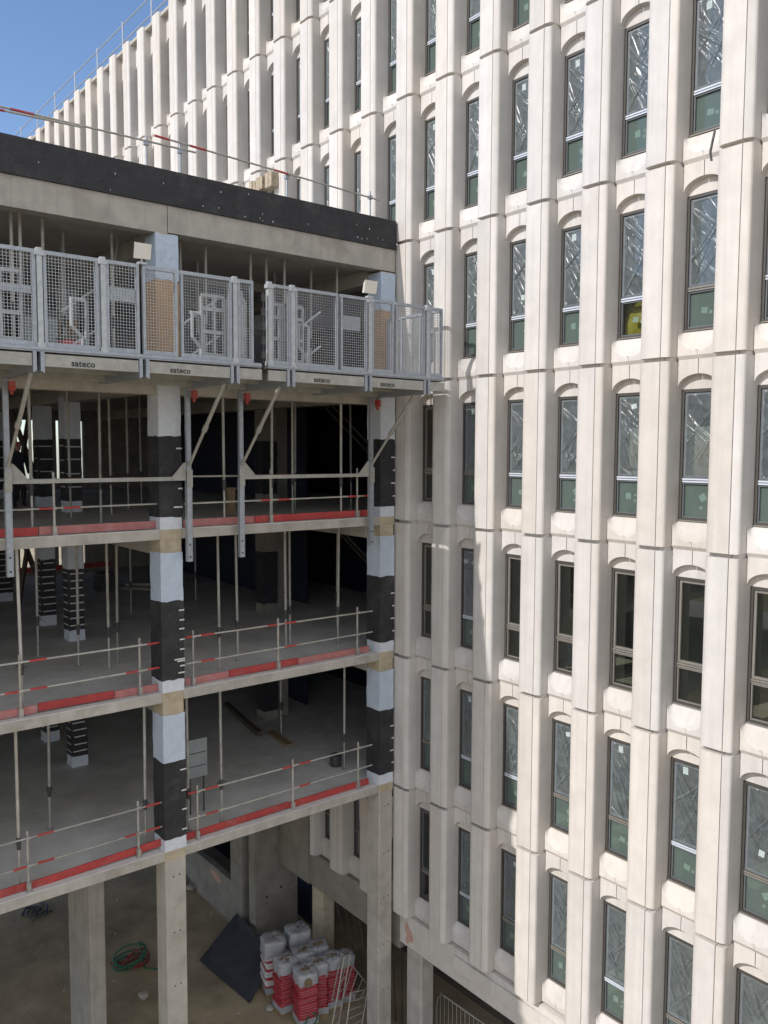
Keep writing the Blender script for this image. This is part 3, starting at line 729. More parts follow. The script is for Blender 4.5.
railing(-1, 'l', [4.20, 6.46], L0x, 6.85, 'guardrail left of the column in the middle open storey with bright red board', [(1.9, 4.5, 0, .01, 'red_faded'), (4.52, 5.95, .03, .02, 'red'), (5.97, 6.86, .0, .0, 'red_faded')])
railing(-1, 'r', [7.61, 9.66, 11.86], R0x, 12.28, 'guardrail right of the column in the middle open storey with faded board', [(7.45, 8.45, 0, .0, 'red_faded'), (8.47, 10.2, .01, .015, 'red'), (10.22, 12.25, 0, 0, 'red_faded')])
railing(-2, 'l', [4.25, 6.37], L0x, 6.85, 'guardrail left of the column at the lowest slab above the ground', [(1.9, 4.3, 0, .0, 'red'), (4.32, 6.86, -.02, .05, 'red')])
railing(-2, 'r', [7.66, 10.03, 11.89], R0x, 12.28, 'guardrail right of the column at the lowest slab above the sacks', [(7.4, 9.95, .0, .02, 'red'), (9.97, 12.25, .0, .0, 'red')])
t = thing('roof_guardrail', 'red and grey tube guardrail standing on the black roof band of the concrete frame', 'guardrail', (6.86, 16., 5.0), 'roof guardrails')
for x in (2.0, 5.22, 6.86, 7.57, 10.07, 12.37):
    if x in (5.22,): continue
    b = MB(); b.tube((x, 16., 4.99), (x, 16., 6.08), .022, 8); b.box(x - .05, x + .05, 15.96, 16.04, 5.90, 5.98); b.build('post', M['galv'], t)
b = MB(); b.tube((1.2, 15.97, 5.93), (7.9, 15.97, 5.98), .02, 8, 0); b.tube((7.0, 15.93, 6.10), (12.6, 15.93, 5.90), .02, 8, 0)
for a, c, y, za, zb_ in ((4.35, 4.75, 15.97, 5.953, 5.957), (7.0, 7.3, 15.93, 6.1, 6.089), (7.75, 8.1, 15.93, 6.073, 6.06), (9.7, 10.05, 15.93, 6.003, 5.99)):
    b.tube((a, y, za), (c, y, zb_), .024, 8, 1)
b.build('rail', [M['prop_steel'], M['red']], t)
b = MB(); b.tube((1.2, 15.95, 5.80), (5.6, 15.95, 5.93), .02, 8, 0); b.tube((3.9, 15.95, 5.878), (4.25, 15.95, 5.889), .024, 8, 1); b.build('rail', [M['prop_steel'], M['red']], t)

# ------------------------------------------------------------------ working platforms
VO = 13.6
def lettering(parent, x, z, size, txt='sateco'):
    """stroke letters on the outer beam"""
    cu = bpy.data.curves.new('lettering', 'FONT'); cu.body = txt; cu.size = size * 1.9; cu.extrude = .0015; cu.offset = size * .045; cu.space_character = 1.06
    tmp = bpy.data.objects.new('lettering', cu); me = bpy.data.meshes.new_from_object(tmp); bpy.data.objects.remove(tmp); bpy.data.curves.remove(cu)
    me.materials.clear(); me.materials.append(M['black_text'])
    o = link('lettering', me, parent, Vector((x, VO - .0725, z)) - world_loc(parent)); o.rotation_euler = (R(90), 0, 0)
def platform(label, xl, xr, legs, posts, frames, outer_beams, texts, plates, hoops, end_mesh):
    zd = 1.55; t = thing('working_platform', label, 'platform', ((max(xl, 2) + xr) / 2, (VO + FA) / 2, zd), 'mesh guarded working platforms')
    b = MB()
    n = int((xr - xl) / .3)
    for k in range(7): b.box(xl, xr, VO + .02 + k * .285, VO + .02 + k * .285 + .278, zd - .05, zd)
    b.build('deck', M['dark_wood_and_shade'], t)
    b = MB(); b.box(xl, xr, VO - .05, VO + .0, zd - .045, zd + .035); b.box(xl, xr, VO - .07, VO - .05, zd - .02, zd + .012); b.build('edge_trim', M['galv'], t)
    for x in legs + outer_beams:
        b = MB()
        for dx in (-.06, .03): b.box(x + dx, x + dx + .03, VO - .09, FA - .23, 1.20, 1.50)
        b.box(x - .085, x - .06, VO - .095, VO - .06, 1.18, 1.50); b.box(x + .06, x + .085, VO - .095, VO - .06, 1.18, 1.50)
        b.build('cross_beam', M['galv'], t)
    xs = sorted([xl] + legs + outer_beams + [xr])
    for a, c in zip(xs[:-1], xs[1:]):
        b = MB(); b.box(a + (.095 if a != xl else 0), c - (.095 if c != xr else 0), VO - .07, VO - .03, 1.28, 1.47)
        b.box(a + (.095 if a != xl else 0), c - (.095 if c != xr else 0), VO - .03, VO + .03, 1.28, 1.30); b.build('edge_beam', M['beige_paint'], t)
    b = MB(); b.box(xl, xr, FA - .55, FA - .45, 1.22, 1.46); b.box(xl, xr, VO + 1.0, VO + 1.1, 1.30, 1.49); b.build('edge_beam', M['beige_paint'], t)
    for i, (x, z, sz) in enumerate(texts): lettering(t, x, z, sz)
    for x in posts:
        b = MB(); b.box(x - .04, x + .04, VO - .045, VO + .045, zd + .036, 3.09); b.box(x - .07, x + .07, VO - .06, VO + .05, 2.97, 3.04); b.box(x - .06, x + .06, VO - .055, VO + .055, 1.56, 1.64); b.build('post', M['galv_light'], t)
    ztop = 3.06
    for (a, c) in frames:
        b = MB()
        b.box(a, c, VO - .02, VO + .03, ztop - .06, ztop, 0); b.box(a, c, VO - .02, VO + .03, zd + .04, zd + .11, 0)
        b.box(a, a + .05, VO - .022, VO + .032, zd + .11, ztop - .06, 0); b.box(c - .05, c, VO - .022, VO + .032, zd + .11, ztop - .06, 0)
        x = a + .09
        while x < c - .06: b.box(x - .0032, x + .0032, VO - .006, VO - .001, zd + .11, ztop - .06, 1); x += .05
        z = zd + .15
        while z < ztop - .07: b.box(a + .05, c - .05, VO - .001, VO + .004, z - .0032, z + .0032, 1); z += .05
        b.build('mesh_panel', [M['galv'], M['galv_light']], t)
    for (a, c, z0, z1) in plates:
        MB().box(a, c, VO + .006, VO + .022, z0, z1).build('plate', M['galv'], t)
    for (x, w, kind) in hoops:
        b = MB(); y = VO + .22
        if kind == 'frame':   # ladder-like frame folded behind the mesh
            for k in range(3): b.bar((x + w * k / 2, y, zd), (x + w * k / 2, y, 2.72), .05, .04)
            for z in (1.7, 2.1, 2.5, 2.74): b.bar((x, y, z), (x + w, y, z), .04, .06)
        else:                 # cranked handle rails
            b.path([(x, y, 2.42), (x, y, 1.98), (x + .17, y, 1.80), (x + .17, y, zd)], .032, 8)
            b.path([(x + .24, y + .03, zd), (x + .24, y + .03, 2.4), (x - .02, y + .03, 2.42)], .032, 8)
            b.bar((x - .15, y + .05, 2.2), (x + .55, y + .05, 2.72), .03, .03); b.bar((x - .1, y + .05, zd + .05), (x + .55, y + .05, 2.05), .03, .03)
        b.build('ladder_frame', M['galv_light'], t)
    if end_mesh:
        b = MB(); x = xr
        b.box(x - .03, x + .02, VO + .03, FA - .15, ztop - .06, ztop); b.box(x - .03, x + .02, VO + .03, FA - .15, zd + .04, zd + .1)
        for y in (VO + .7, VO + 1.35, FA - .2): b.box(x - .03, x + .02, y, y + .05, zd + .1, ztop - .06)
        y = VO + .08
        while y < FA - .2: b.box(x - .004, x + .0, y - .0032, y + .0032, zd + .1, ztop - .06, 1); y += .05
        z = zd + .14
        while z < ztop - .07: b.box(x - .0, x + .004, VO + .05, FA - .2, z - .0032, z + .0032, 1); z += .05
        b.build('mesh_panel', [M['galv'], M['galv_light']], t)
    for x in legs:
        y = FA - .20
        b = MB(); b.box(x - .045, x + .045, y - .04, y + .04, -2.24, 1.2); b.box(x - .055, x - .045, y - .05, y + .05, -2.24, -.6); b.box(x + .045, x + .055, y - .05, y + .05, -2.24, -.6)
        for z in (-2.15, -1.9): b.tube((x, y - .045, z), (x, y - .03, z), .02, 8, 1)
        b.build('bracket_leg', [M['galv'], M['black_text']], t)
        P = Vector((x + .0, y - .05, -.32)); Q = Vector((x + .0, VO + .32, 1.22)); m = P.lerp(Q, .47)
        b = MB(); b.tube(P, m, .030, 10); b.tube(m, Q, .038, 10); b.tube(m - (Q - P) * .03, m + (Q - P) * .03, .052, 8); b.build('strut', M['beige_paint'], t)
        b = MB(); b.box(x - .06, x + .06, y - .07, y - .05, -.75, -.40); b.build('bracket_plate', M['beige_paint'], t)
        b = MB(); b.box(x + .02, x + .12, FA - .42, FA - .32, 1.0, 1.16); b.tube((x + .07, FA - .36, .93), (x + .07, FA - .36, 1.01), .03, 8); b.build('red_clamp', M['red'], t)
    if len(legs) > 1:
        a, c = legs; y = FA - .20
        b = MB(); b.bar((a + .06, y, -.575), (c - .06, y, -.575), .05, .075)
        for s_, x in ((1, a + .05), (-1, c - .05)):
            b.prism([(0, 0), (1, 0), (0, 1)], 0, 1) if False else None
            P = [(x, y - .012, -.54), (x + s_ * .30, y - .012, -.54), (x + s_ * .05, y - .012, -.26), (x, y - .012, -.26)]
            Qs = [(p[0], y + .012, p[2]) for p in P]
            b.add(P + Qs, [(0, 1, 2, 3), (7, 6, 5, 4), (0, 4, 5, 1), (1, 5, 6, 2), (2, 6, 7, 3), (3, 7, 4, 0)])
        b.build('tie_bar', M['beige_paint'], t)
    return t
platform('left mesh platform bracketed off the slab beside the blue wrapped column, with two lettered beams', -11., 7.96, [4.0, 7.40], [-10.5, -8., -5.5, -3., -.5, 2.44, 4.06, 5.05, 7.44], [(-10.4, -8.1), (-7.9, -5.6), (-5.4, -3.1), (-2.9, -.6), (-.4, 2.38), (2.5, 4.0), (4.12, 4.98), (5.1, 5.66), (5.72, 6.34), (6.4, 7.38), (7.5, 7.82)],
         [5.70], [(4.50, 1.31, .072), (6.16, 1.31, .072)], [(4.98, 5.62, 2.42, 2.64), (7.55, 7.62, 1.72, 2.86), (2.6, 3.95, 2.38, 2.5)], [(3.25, .6, 'frame'), (4.62, 0, 'crank'), (6.72, 0, 'crank'), (7.35, .42, 'frame'), (6.9, .5, 'frame')], False)
platform('right mesh platform ending against the white facade piers', 8.10, 12.52, [8.58, 12.0], [8.16, 8.66, 10.5, 12.06], [(8.2, 8.62), (8.72, 9.72), (9.78, 10.44), (10.56, 11.12), (11.18, 11.99), (12.12, 12.5)],
         [10.42], [(9.10, 1.31, .072), (10.74, 1.31, .072)], [(9.82, 10.28, 2.38, 2.66)], [(8.3, .45, 'frame'), (8.95, 0, 'crank'), (8.62, .42, 'frame')], True)
# the mesh joint between the two platforms
t = thing('chain_link', 'dark clasp strip joining the two mesh platforms', 'clasp', (8.03, VO, 1.6))
b = MB()
for k in range(5): b.box(8.0, 8.07, VO - .02, VO + .02, 1.68 + k * .26, 1.82 + k * .26)
b.build('clasp', M['prop_dark'], t); b = MB(); b.tube((8.035, VO, 1.6), (8.035, VO, 2.9), .012, 6); b.build('chain', M['prop_dark'], t)
def floodlight(x, label):
    t = thing('floodlight', label, 'lamp', (x, VO, 3.06), 'site floodlights')
    b = MB(); z = 3.15
    A = [(x - .15, VO - .02, z), (x + .13, VO - .06, z), (x + .13, VO - .11, z + .24), (x - .15, VO - .07, z + .25)]
    Bk = [(p[0] * .6 + x * .4, p[1] + .14, p[2] * .8 + (z + .12) * .2) for p in A]
    b.add(A + Bk, [(0, 1, 2, 3), (7, 6, 5, 4), (0, 4, 5, 1), (1, 5, 6, 2), (2, 6, 7, 3), (3, 7, 4, 0)]); b.build('housing', M['light_box'], t)
    b = MB(); b.tube((x, VO, 3.06), (x, VO, 3.2), .02, 8); b.box(x - .07, x + .07, VO - .05, VO + .05, 3.062, 3.10); b.build('clamp', M['galv_light'], t)
floodlight(5.72, 'small pale floodlight clamped on the left platform rail beside the blue column')
floodlight(10.50, 'small pale floodlight clamped on the right platform rail')

# ------------------------------------------------------------------ things on the slabs
z = FL[-2] + .02
t = thing('panel_stand', 'grey flat panel on a thin stand on the lowest slab right of the column', 'panel', (8.1, 16.9, z))
b = MB(); b.box(7.98, 8.44, 16.88, 16.93, z + .85, z + 1.72); b.build('panel', M['grey_panel'], t)
b = MB(); b.tube((8.05, 16.95, z), (8.05, 16.95, z + .9), .02, 8); b.tube((8.38, 16.95, z), (8.38, 16.95, z + .9), .02, 8); b.box(8.0, 8.42, 16.87, 16.88, z + 1.1, z + 1.115); b.box(8.0, 8.42, 16.87, 16.88, z + 1.4, z + 1.415); b.build('stand', M['prop_dark'], t)
b = MB(); b.bar((12.5, 23.6, z + .07), (11.9, 20.5, z + .07), .14, .14); tag(b.build('timber_beam', M['dark_wood_and_shade'], None, (12.2, 22, z)), 'long dark timber beam lying on the lowest slab', 'beam')
b = MB(); b.bar((12.3, 20.6, z + .03), (12.15, 19.3, z + .03), .22, .05); tag(b.build('plank', M['wood'], None, (12.2, 20, z)), 'short brown plank lying on the lowest slab', 'plank')
z = FL[-1] + .02
for k, (p, q) in enumerate((((10.8, 28.5), (12.2, 26.6)), ((11.0, 28.9), (12.4, 27.0)), ((11.1, 28.3), (12.0, 27.6)))):
    b = MB(); b.tube((p[0], p[1], z + .06 + .11 * (k == 2)), (q[0], q[1], z + .06 + .11 * (k == 2)), .055, 8)
    tag(b.build('steel_pipe', M['prop_steel'], None, (p[0], p[1], z)), ('nearest', 'farthest', 'short topmost')[k] + ' grey pipe of the small stack at the rear of the middle open storey', 'pipe', 'pipes on the middle slab')
b = MB(); b.box(10.2, 10.75, 28.2, 28.9, z, z + .5); b.box(10.25, 10.7, 28.25, 28.85, z + .5, z + .62); tag(b.build('tool_chest', M['prop_dark'], None, (10.5, 28.5, z)), 'dark tool chest at the rear of the middle open storey', 'chest')
z = FL[0] + .02
b = MB(); b.cbox(9.75, 9.95, 18.2, 18.35, z, z + .62, .02); b.box(9.72, 9.98, 18.17, 18.38, z + .62, z + .66); tag(b.build('short_post', M['wood'], None, (9.85, 18.3, z)), 'short pale upright box post on the slab under the platforms', 'post')
b = MB(); b.cbox(12.2, 12.45, 17.2, 17.5, FL[-2] + .02, FL[-2] + .30, .06); b.tube((12.32, 17.35, FL[-2] + .3), (12.32, 17.35, FL[-2] + .36), .05, 8); tag(b.build('bucket', M['prop_dark'], None, (12.3, 17.35, FL[-2])), 'small black bucket on the lowest slab by the corner column', 'bucket')

z = FL[1] + .02
def crate(x, y, z, a, b_, h, mat, label, group='boxes and stacks on the slabs'):
    t = thing('site_box', label, 'box', (x, y, z), group)
    MB().cbox(x - a / 2, x + a / 2, y - b_ / 2, y + b_ / 2, z, z + h * .86, .015).build('body', M[mat], t)
    MB().cbox(x - a / 2 - .012, x + a / 2 + .012, y - b_ / 2 - .012, y + b_ / 2 + .012, z + h * .86 + .001, z + h, .015).build('lid', M['prop_dark'], t)
crate(5.55, 16.55, z, .5, .4, .42, 'red', 'red site box on the top slab seen through the left platform mesh'); crate(5.1, 17.2, z, .6, .5, .95, 'grey_panel', 'tall grey site box behind the left platform mesh')
crate(10.1, 17.6, z, .9, .6, 1.1, 'black_sheet', 'dark tall chest on the top slab behind the right platform mesh')
z = FL[0] + .02
pass
# worker standing in the shade
def person(x, y, z, label):
    t = thing('person', label, 'person', (x, y, z))
    V = [(0, 0, .96), (0, 0, 1.15), (0, .01, 1.36), (0, 0, 1.47), (0, -.01, 1.55),
         (.10, 0, .92), (.12, -.02, .50), (.12, .03, .09), (.13, -.13, .04), (-.10, 0, .92), (-.12, .01, .50), (-.12, .05, .09), (-.13, -.11, .04),
         (.19, .01, 1.38), (.25, .02, 1.10), (.22, -.16, .92), (-.19, .01, 1.38), (-.25, .0, 1.10), (-.21, -.15, .93)]
    Ed = [(0, 1), (1, 2), (2, 3), (3, 4), (0, 5), (5, 6), (6, 7), (7, 8), (0, 9), (9, 10), (10, 11), (11, 12), (2, 13), (13, 14), (14, 15), (2, 16), (16, 17), (17, 18)]
    Rd = [.16, .145, .17, .06, .055, .105, .075, .05, .045, .105, .075, .05, .045, .075, .055, .04, .075, .055, .04]
    me = bpy.data.meshes.new('body'); me.from_pydata(V, Ed, []); o = bpy.data.objects.new('body', me); col.objects.link(o)
    o.parent = t
    sk = o.modifiers.new('skin', 'SKIN'); me.materials.append(M['cloth_dark'])
    for i, rr_ in enumerate(Rd): me.skin_vertices[0].data[i].radius = (rr_, rr_ * (.72 if i < 3 else 1))
    me.skin_vertices[0].data[0].use_root = True
    sb = o.modifiers.new('sub', 'SUBSURF'); sb.levels = 2; sb.render_levels = 2
    hd = MB(); n = 12; vs = []
    for j in range(9):
        ph = math.pi * j / 8
        for i in range(n):
            th = 2 * math.pi * i / n; rr_ = .085 * math.sin(ph) * (1 + .12 * (math.sin(th) < -.7 and 3 < j < 6))
            vs.append((x + rr_ * math.cos(th) * .9, y + rr_ * math.sin(th) * 1.1 - .015, z + 1.64 + .115 * math.cos(ph)))
    hd.add(vs, [(j * n + i, j * n + (i + 1) % n, (j + 1) * n + (i + 1) % n, (j + 1) * n + i) for j in range(8) for i in range(n)], 0, True)
    for sx in (-1, 1): hd.box(x + sx * .03 - .012, x + sx * .03 + .012, y - .112, y - .10, z + 1.645, z + 1.66, 1)
    hd.box(x - .025, x + .025, y - .112, y - .10, z + 1.585, z + 1.593, 1)
    hd.build('head', [M['skin'], M['black_text']], t)
    he = MB(); vs = []
    for j in range(5):
        ph = math.pi / 2 * j / 4
        for i in range(n):
            th = 2 * math.pi * i / n; vs.append((x + .115 * math.sin(ph) * math.cos(th), y - .01 + .135 * math.sin(ph) * math.sin(th), z + 1.68 + .11 * math.cos(ph)))
    he.add(vs, [(j * n + i, j * n + (i + 1) % n, (j + 1) * n + (i + 1) % n, (j + 1) * n + i) for j in range(4) for i in range(n)], 0, True); he.build('helmet', M['helmet'], t)
person(6.55, 24.2, FL[0] + .008, 'worker in dark clothes and pinkish helmet standing in the shaded storey at far left')

# ------------------------------------------------------------------ ground storey things
def sack_stack(x, y, h, w, rot, hood_h, label, torn, pale=False):
    t = thing('sack_stack', label, 'sacks', (x, y, G), 'stacks of red sacks under white plastic'); t.rotation_euler = (0, 0, rot)
    def bld(b, name, mats):
        me = bpy.data.meshes.new(name); me.from_pydata(b.v, [], b.f)
        for m in mats: me.materials.append(m)
        me.polygons.foreach_set('material_index', b.m); me.polygons.foreach_set('use_smooth', b.sm); me.update()
        return link(name, me, t, (0, 0, 0))
    rg_ = random.Random(int(x * 100 + y * 37))
    b = MB(); z0, z1 = .28, h - hood_h; n = int((z1 - z0) / .075); dz = (z1 - z0) / n
    for k in range(n):
        e = rg_.uniform(-.024, .024) + .03 * k / n * ((x * 7) % 1 - .5); g_ = rg_.uniform(-.024, .024); z = z0 + k * dz; q = w / 2
        for (za, zb_, rr_, mi) in ((z, z + dz * .17, .965, 1), (z + dz * .17, z + dz, 1.0, 0)):
            c = .05; X, Y = q * rr_, q * rr_
            P = [(-X + c + e, -Y + g_), (X - c + e, -Y + g_), (X + e, -Y + c + g_), (X + e, Y - c + g_), (X - c + e, Y + g_), (-X + c + e, Y + g_), (-X + e, Y - c + g_), (-X + e, -Y + c + g_)]
            b.prism(P, za, zb_, 1 if pale and k % 3 else mi)
    bld(b, 'sacks', [M['sack_red'], M['sack_white']])
    b = MB(); q = w / 2
    b.prism([(-q, -q), (q, -q), (q, q), (-q, q)], .0, .12, 0); b.prism([(-q * .98, -q * .98), (q * .98, -q * .98), (q * .98, q * .98), (-q * .98, q * .98)], .12, .28, 1)
    bld(b, 'pallet_wrap', [M['wood'], M['hood']])
    # plastic hood: slumped cap with skirt
    b = MB(); n = 24; rings = [(h - hood_h - .03, 1.03), (h - hood_h + .02, 1.05), (h - hood_h * .5, 1.04), (h - .03, 1.03), (h + .008, .97), (h + .012, .5), (h + .01, .02)]
    vs = []
    for (z, k) in rings:
        for i in range(n):
            th = 2 * math.pi * (i + .5) / n; cx, sy = math.cos(th), math.sin(th); m_ = max(abs(cx), abs(sy)); f = q * k / m_
            vs.append((cx * f + rg_.uniform(-.022, .022), sy * f + rg_.uniform(-.022, .022), z + rg_.uniform(-.03, .03)))
    b.add(vs, [(j * n + i, j * n + (i + 1) % n, (j + 1) * n + (i + 1) % n, (j + 1) * n + i) for j in range(len(rings) - 1) for i in range(n)], 0, True)
    bld(b, 'plastic_hood', [M['hood']])
    if torn:
        b = MB(); P = []
        for i in range(12):
            th = 2 * math.pi * i / 12; rr_ = q * rg_.uniform(.42, .62); P.append((rr_ * math.cos(th) * 1.25, rr_ * math.sin(th) * .7))
        b.prism(P, h - .03, h + .022)
        if torn > 1:
            b.prism([(q * .3 + .1 * math.cos(a_), 0 + .0) for a_ in (0,)] * 3, 0, .001) if False else None
            vs = [(-q * .1 + .11 * math.cos(a), -q * 1.10 - .0, h - .22 + .13 * math.sin(a)) for a in [i * math.pi / 5 for i in range(10)]]
            vs2 = [(v[0], v[1] + .05, v[2]) for v in vs]; b.add(vs + vs2, [tuple(range(10))] + [(i, (i + 1) % 10, 10 + (i + 1) % 10, 10 + i) for i in range(10)])
        bld(b, 'torn_opening', [M['kraft']])
rot = -.25
bags = [(11.55, 19.25, 1.55, .58, .40, 'tall pale stack with a white box hood, rearmost on the left of the sacks', 0, True), (12.30, 19.15, 1.58, .62, .42, 'tall pale hooded stack behind the red sacks by the grey pier', 0, True),
        (11.40, 18.35, 1.45, .54, .28, 'red stack second from the left with a slit in its hood', 1, False), (11.93, 18.35, 1.48, .54, .27, 'hooded stack in the back row with a dark hole, behind the second red stack', 1, False),
        (12.44, 18.35, 1.46, .50, .26, 'hooded stack in the back row next to the warm column', 1, False),
        (11.52, 17.58, 1.50, .54, .28, 'frontmost red stack with two brown torn holes in its hood', 2, False), (12.00, 17.72, 1.46, .50, .27, 'red stack right of the twice torn one in the front row', 1, False),
        (12.44, 17.70, 1.44, .48, .27, 'red stack with dark slot, third in the front row', 1, False), (12.85, 17.66, 1.36, .44, .26, 'last red stack of the front row by the steel barriers', 1, False)]
for (x, y, h, w, hh, lab, torn, pale) in bags: sack_stack(x, y, h, w, rot + random.uniform(-.22, .22), hh, lab, torn, pale)
# black board leaning
b = MB(); P = [Vector((10.55, 21.75, G + .03)), Vector((10.75, 19.15, G + .03)), Vector((11.95, 19.72, G + .62)), Vector((12.15, 22.4, G + .62))]
nrm = (P[1] - P[0]).cross(P[3] - P[0]).normalized() * .02
b.add([p for p in P] + [p + nrm for p in P], [(0, 1, 2, 3), (7, 6, 5, 4), (0, 4, 5, 1), (1, 5, 6, 2), (2, 6, 7, 3), (3, 7, 4, 0)])
tag(b.build('black_board', M['black_sheet'], None, (10.7, 20.5, G)), 'large black board lying tilted on the ground beside the sack stacks', 'board')
# hoses
def hose(x, y, z, rr_, turns, mat, label, seed, tail):
    rg_ = random.Random(seed); pts = []
    n = int(turns * 18)
    for i in range(n):
        th = 2 * math.pi * i / 18; k = rr_ * (1 + .12 * math.sin(th * .37 + seed) + rg_.uniform(-.01, .01))
        pts.append((x + k * math.cos(th), y + k * .75 * math.sin(th), z + .03 + .16 * (i / n) + .25 * max(0, math.sin(th * .5 + seed)) * (i > n * .4)))
    pts += [(x + a, y + b_, z + .03) for a, b_ in tail]
    b = MB(); b.path(pts, .022, 6); return tag(b.build('hose', mat, None, (x, y, z)), label, 'hose', 'hoses on the ground')
hose(8.95, 22.9, G, .48, 4.2, M['green_hose'], 'green hose coiled on the ground right of the shaded inner column', 1, [(.2, -.5), (.6, -.9)])
hose(9.05, 22.75, G, .34, 2.6, M['red_hose'], 'red hose coiled among the green loops by the shaded inner column', 5, [(-.3, .3), (-.6, .5)])
hose(11.25, 17.2, G, .35, 2.2, M['green_hose'], 'green hose lying in front of the sack stacks', 8, [(-.4, -.2), (-.9, -.3)])
# steel barriers leaning by the corner column
def barrier(p0, p1, p2, p3, nb, label):
    P = [Vector(p) for p in (p0, p1, p2, p3)]
    t = thing('steel_barrier', label, 'barrier', P[0], 'steel barriers by the corner column')
    b = MB(); b.path(P + [P[0]], .017, 8); b.build('frame', M['prop_steel'], t)
    for k in range(1, nb):
        f = k / nb; b = MB(); b.tube(P[0].lerp(P[1], f), P[3].lerp(P[2], f), .012, 6); b.build('bar', M['prop_steel'], t)
barrier((11.55, 16.55, G + .05), (11.95, 16.45, G + 2.2), (12.25, 16.6, G + 2.1), (11.95, 16.75, G + .05), 7, 'pale steel barrier tilted against the sacks, leftmost by the corner column')
barrier((11.75, 16.2, G + .05), (12.05, 16.3, G + 1.3), (12.75, 16.5, G + 1.0), (12.35, 16.3, G + .05), 6, 'low steel barrier lying askew at the foot of the corner column')
barrier((12.2, 16.9, G + 2.0), (12.95, 16.75, G + .9), (12.9, 17.1, G + .3), (12.1, 17.2, G + .6), 5, 'steel barrier with its end resting against the corner column')
t = thing('steel_barrier', 'grey tube barrier with rounded corner inside the opening under the white facade', 'barrier', (14., 15., G), 'steel barriers by the corner column')
b = MB(); b.path([(14.0, 15.22, G), (14.0, 15.22, -14.3), (14.0, 15.15, -14.02), (14.0, 15.0, -13.88), (14.0, 13.2, -13.82), (14.0, 12.9, -13.95), (14.0, 12.85, G)], .024, 8); b.path([(14., 15.22, -14.75), (14., 12.85, -14.75)], .02, 8); b.build('frame', M['prop_steel'], t)
for k in range(1, 16): b = MB(); b.tube((14., 15.22 - k * .15, -14.75), (14., 15.22 - k * .15, -13.86), .009, 6); b.build('bar', M['prop_steel'], t)
# rubble
rgr = random.Random(12)
def chunk(x, y, s_, label, mat='dark_and_shaded_concrete'):
    b = MB(); n = 7; vs = []
    for j in range(5):
        ph = math.pi * j / 4
        for i in range(n):
            th = 2 * math.pi * i / n; k = s_ * rgr.uniform(.75, 1.15); vs.append((x + k * math.sin(ph) * math.cos(th), y + k * math.sin(ph) * math.sin(th), G + s_ * .5 + k * .6 * math.cos(ph)))
    b.add(vs, [(j * n + i, j * n + (i + 1) % n, (j + 1) * n + (i + 1) % n, (j + 1) * n + i) for j in range(4) for i in range(n)])
    tag(b.build('rubble', M[mat], None, (x, y, G)), label, 'rubble', 'rubble on the site ground')
chunk(12.2, 27.0, .42, 'dark heap of rubble against the low wall at the rear', 'black_sheet'); chunk(11.9, 26.2, .3, 'grey lump beside the dark rubble heap at the rear'); chunk(12.15, 25.6, .2, 'small pale lump at the end of the rubble by the low wall', 'concrete')
chunk(8.6, 21.2, .16, 'small pale stone right of the shaded inner column', 'concrete'); chunk(11.05, 18.6, .12, 'pale stone in front of the black board', 'concrete')
b = MB(); rgv = random.Random(31)
for k in range(420):
    x, y = rgv.uniform(2.5, 12.6), rgv.uniform(16.5, 29); q = rgv.choice((.01, .014, .02, .028, .04)) * rgv.uniform(.7, 1.5); a = rgv.uniform(0, 3)
    c, d = q * math.cos(a), q * math.sin(a); h = q * rgv.uniform(.5, .9)
    b.add([(x + c, y + d, G), (x - d, y + c, G), (x - c, y - d, G), (x + d, y - c, G), (x + c * .4, y + d * .3, G + h), (x - c * .4, y - d * .5, G + h * .9)], [(0, 1, 4), (1, 5, 4), (1, 2, 5), (2, 3, 5), (3, 0, 4), (3, 4, 5)], k % 3 == 0)
gv = b.build('gravel', [M['dark_and_shaded_concrete'], M['concrete']]); gv['kind'] = 'stuff'
b = MB(); rgx = random.Random(6)
for k in range(5):
    a = rgx.uniform(0, 6.28); b.path([(7.6 + .3 * math.cos(a + i * .7) * (i * .25), 27.4 + .35 * math.sin(a + i * .7) * (i * .25), G + .04 + .05 * (i % 2)) for i in range(7)], .03, 6)
tag(b.build('cable_tangle', M['prop_dark'], None, (7.6, 27.4, G)), 'dark tangle of cable on the brown ground just below the lowest slab edge', 'cable')

# ------------------------------------------------------------------ camera
yaw, pitch, roll, f = R(51.28489), R(-4.21413), R(.21943), 837.5414
fh = Vector((math.cos(yaw), math.sin(yaw), 0)); r0 = Vector((math.sin(yaw), -math.cos(yaw), 0)); zz = Vector((0, 0, 1))
fw = fh * math.cos(pitch) + zz * math.sin(pitch); up0 = -fh * math.sin(pitch) + zz * math.cos(pitch)
rt = r0 * math.cos(roll) + up0 * math.sin(roll); up = -r0 * math.sin(roll) + up0 * math.cos(roll)
cam = bpy.data.cameras.new('camera'); co = bpy.data.objects.new('camera', cam); col.objects.link(co)
cam.sensor_fit = 'AUTO'; cam.sensor_width = 36; cam.lens = f / 1024 * 36; cam.clip_end = 2000; cam.clip_start = .1
co.matrix_world = Matrix(((rt.x, up.x, -fw.x, 0), (rt.y, up.y, -fw.y, 0), (rt.z, up.z, -fw.z, 0), (0, 0, 0, 1)))
sc.camera = co

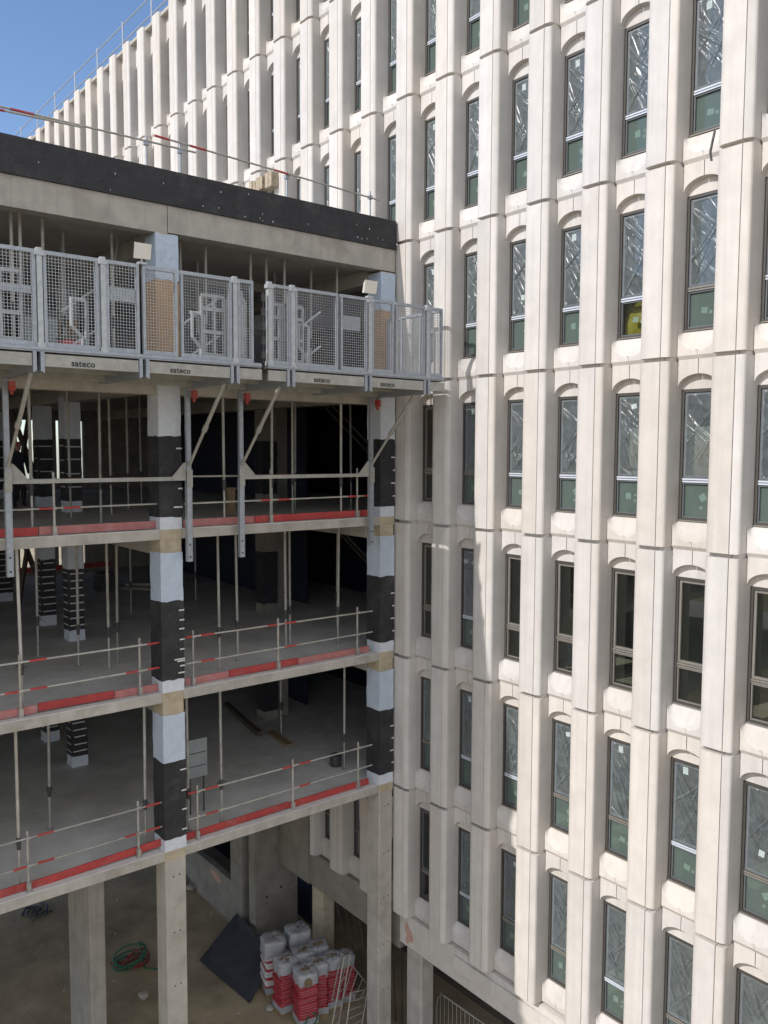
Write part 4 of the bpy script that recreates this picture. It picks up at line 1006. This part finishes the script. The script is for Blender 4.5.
# ------------------------------------------------------------------ light
sd = Vector((-1., .105, .76)).normalized()
w = bpy.data.worlds.new('World'); sc.world = w; w.use_nodes = True
N = w.node_tree.nodes; Lk = w.node_tree.links
bg = N.get('Background') or N.new('ShaderNodeBackground')
sky = N.new('ShaderNodeTexSky'); sky.sky_type = 'NISHITA'; sky.sun_disc = False
sky.sun_elevation = math.asin(sd.z); sky.sun_rotation = math.atan2(sd.x, sd.y)
sky.air_density = .85; sky.dust_density = .6; sky.ozone_density = 3.2; sky.altitude = 100
tcw = N.new('ShaderNodeTexCoord'); mpw = N.new('ShaderNodeMapping'); mpw.inputs['Scale'].default_value = (1.2, 2.2, 5.); mpw.inputs['Location'].default_value = (3.7, 1.3, .4)
nz = N.new('ShaderNodeTexNoise'); nz.inputs['Scale'].default_value = 1.6; nz.inputs['Detail'].default_value = 7; nz.inputs['Roughness'].default_value = .6
Lk.new(tcw.outputs['Generated'], mpw.inputs[0]); Lk.new(mpw.outputs[0], nz.inputs['Vector'])
sx = N.new('ShaderNodeSeparateXYZ'); Lk.new(tcw.outputs['Generated'], sx.inputs[0])
mr1 = N.new('ShaderNodeMapRange'); mr1.inputs[1].default_value = .62; mr1.inputs[2].default_value = -.35; mr1.inputs[3].default_value = -.3; mr1.inputs[4].default_value = .58; Lk.new(sx.outputs['Y'], mr1.inputs[0])  # pale cloud bank added behind the camera as neutral fill for shaded sides
mr2 = N.new('ShaderNodeMapRange'); mr2.inputs[1].default_value = .35; mr2.inputs[2].default_value = .72; mr2.inputs[3].default_value = .0; mr2.inputs[4].default_value = .34; Lk.new(nz.outputs['Fac'], mr2.inputs[0])
mrw = N.new('ShaderNodeMath'); mrw.operation = 'ADD'; mrw.use_clamp = True; Lk.new(mr1.outputs[0], mrw.inputs[0]); Lk.new(mr2.outputs[0], mrw.inputs[1])
mxw = N.new('ShaderNodeMix'); mxw.data_type = 'RGBA'; mxw.inputs['B'].default_value = (6.3, 6.4, 6.5, 1)
Lk.new(mrw.outputs[0], mxw.inputs['Factor']); Lk.new(sky.outputs[0], mxw.inputs['A']); Lk.new(mxw.outputs['Result'], bg.inputs[0]); bg.inputs[1].default_value = .125
sun = bpy.data.lights.new('sun', 'SUN'); sun.energy = 2.25; sun.angle = R(.53); sun.color = (1., .955, .90)
so = bpy.data.objects.new('sun', sun); col.objects.link(so); so.location = sd * 60
so.rotation_euler = sd.to_track_quat('Z', 'Y').to_euler()
sc.view_settings.view_transform = 'Standard'; sc.view_settings.look = 'None'
sc.view_settings.exposure = .70; sc.view_settings.gamma = 1; sc.view_settings.use_curve_mapping = False
sc.cycles.max_bounces = 8; sc.cycles.diffuse_bounces = 5; sc.cycles.transparent_max_bounces = 16
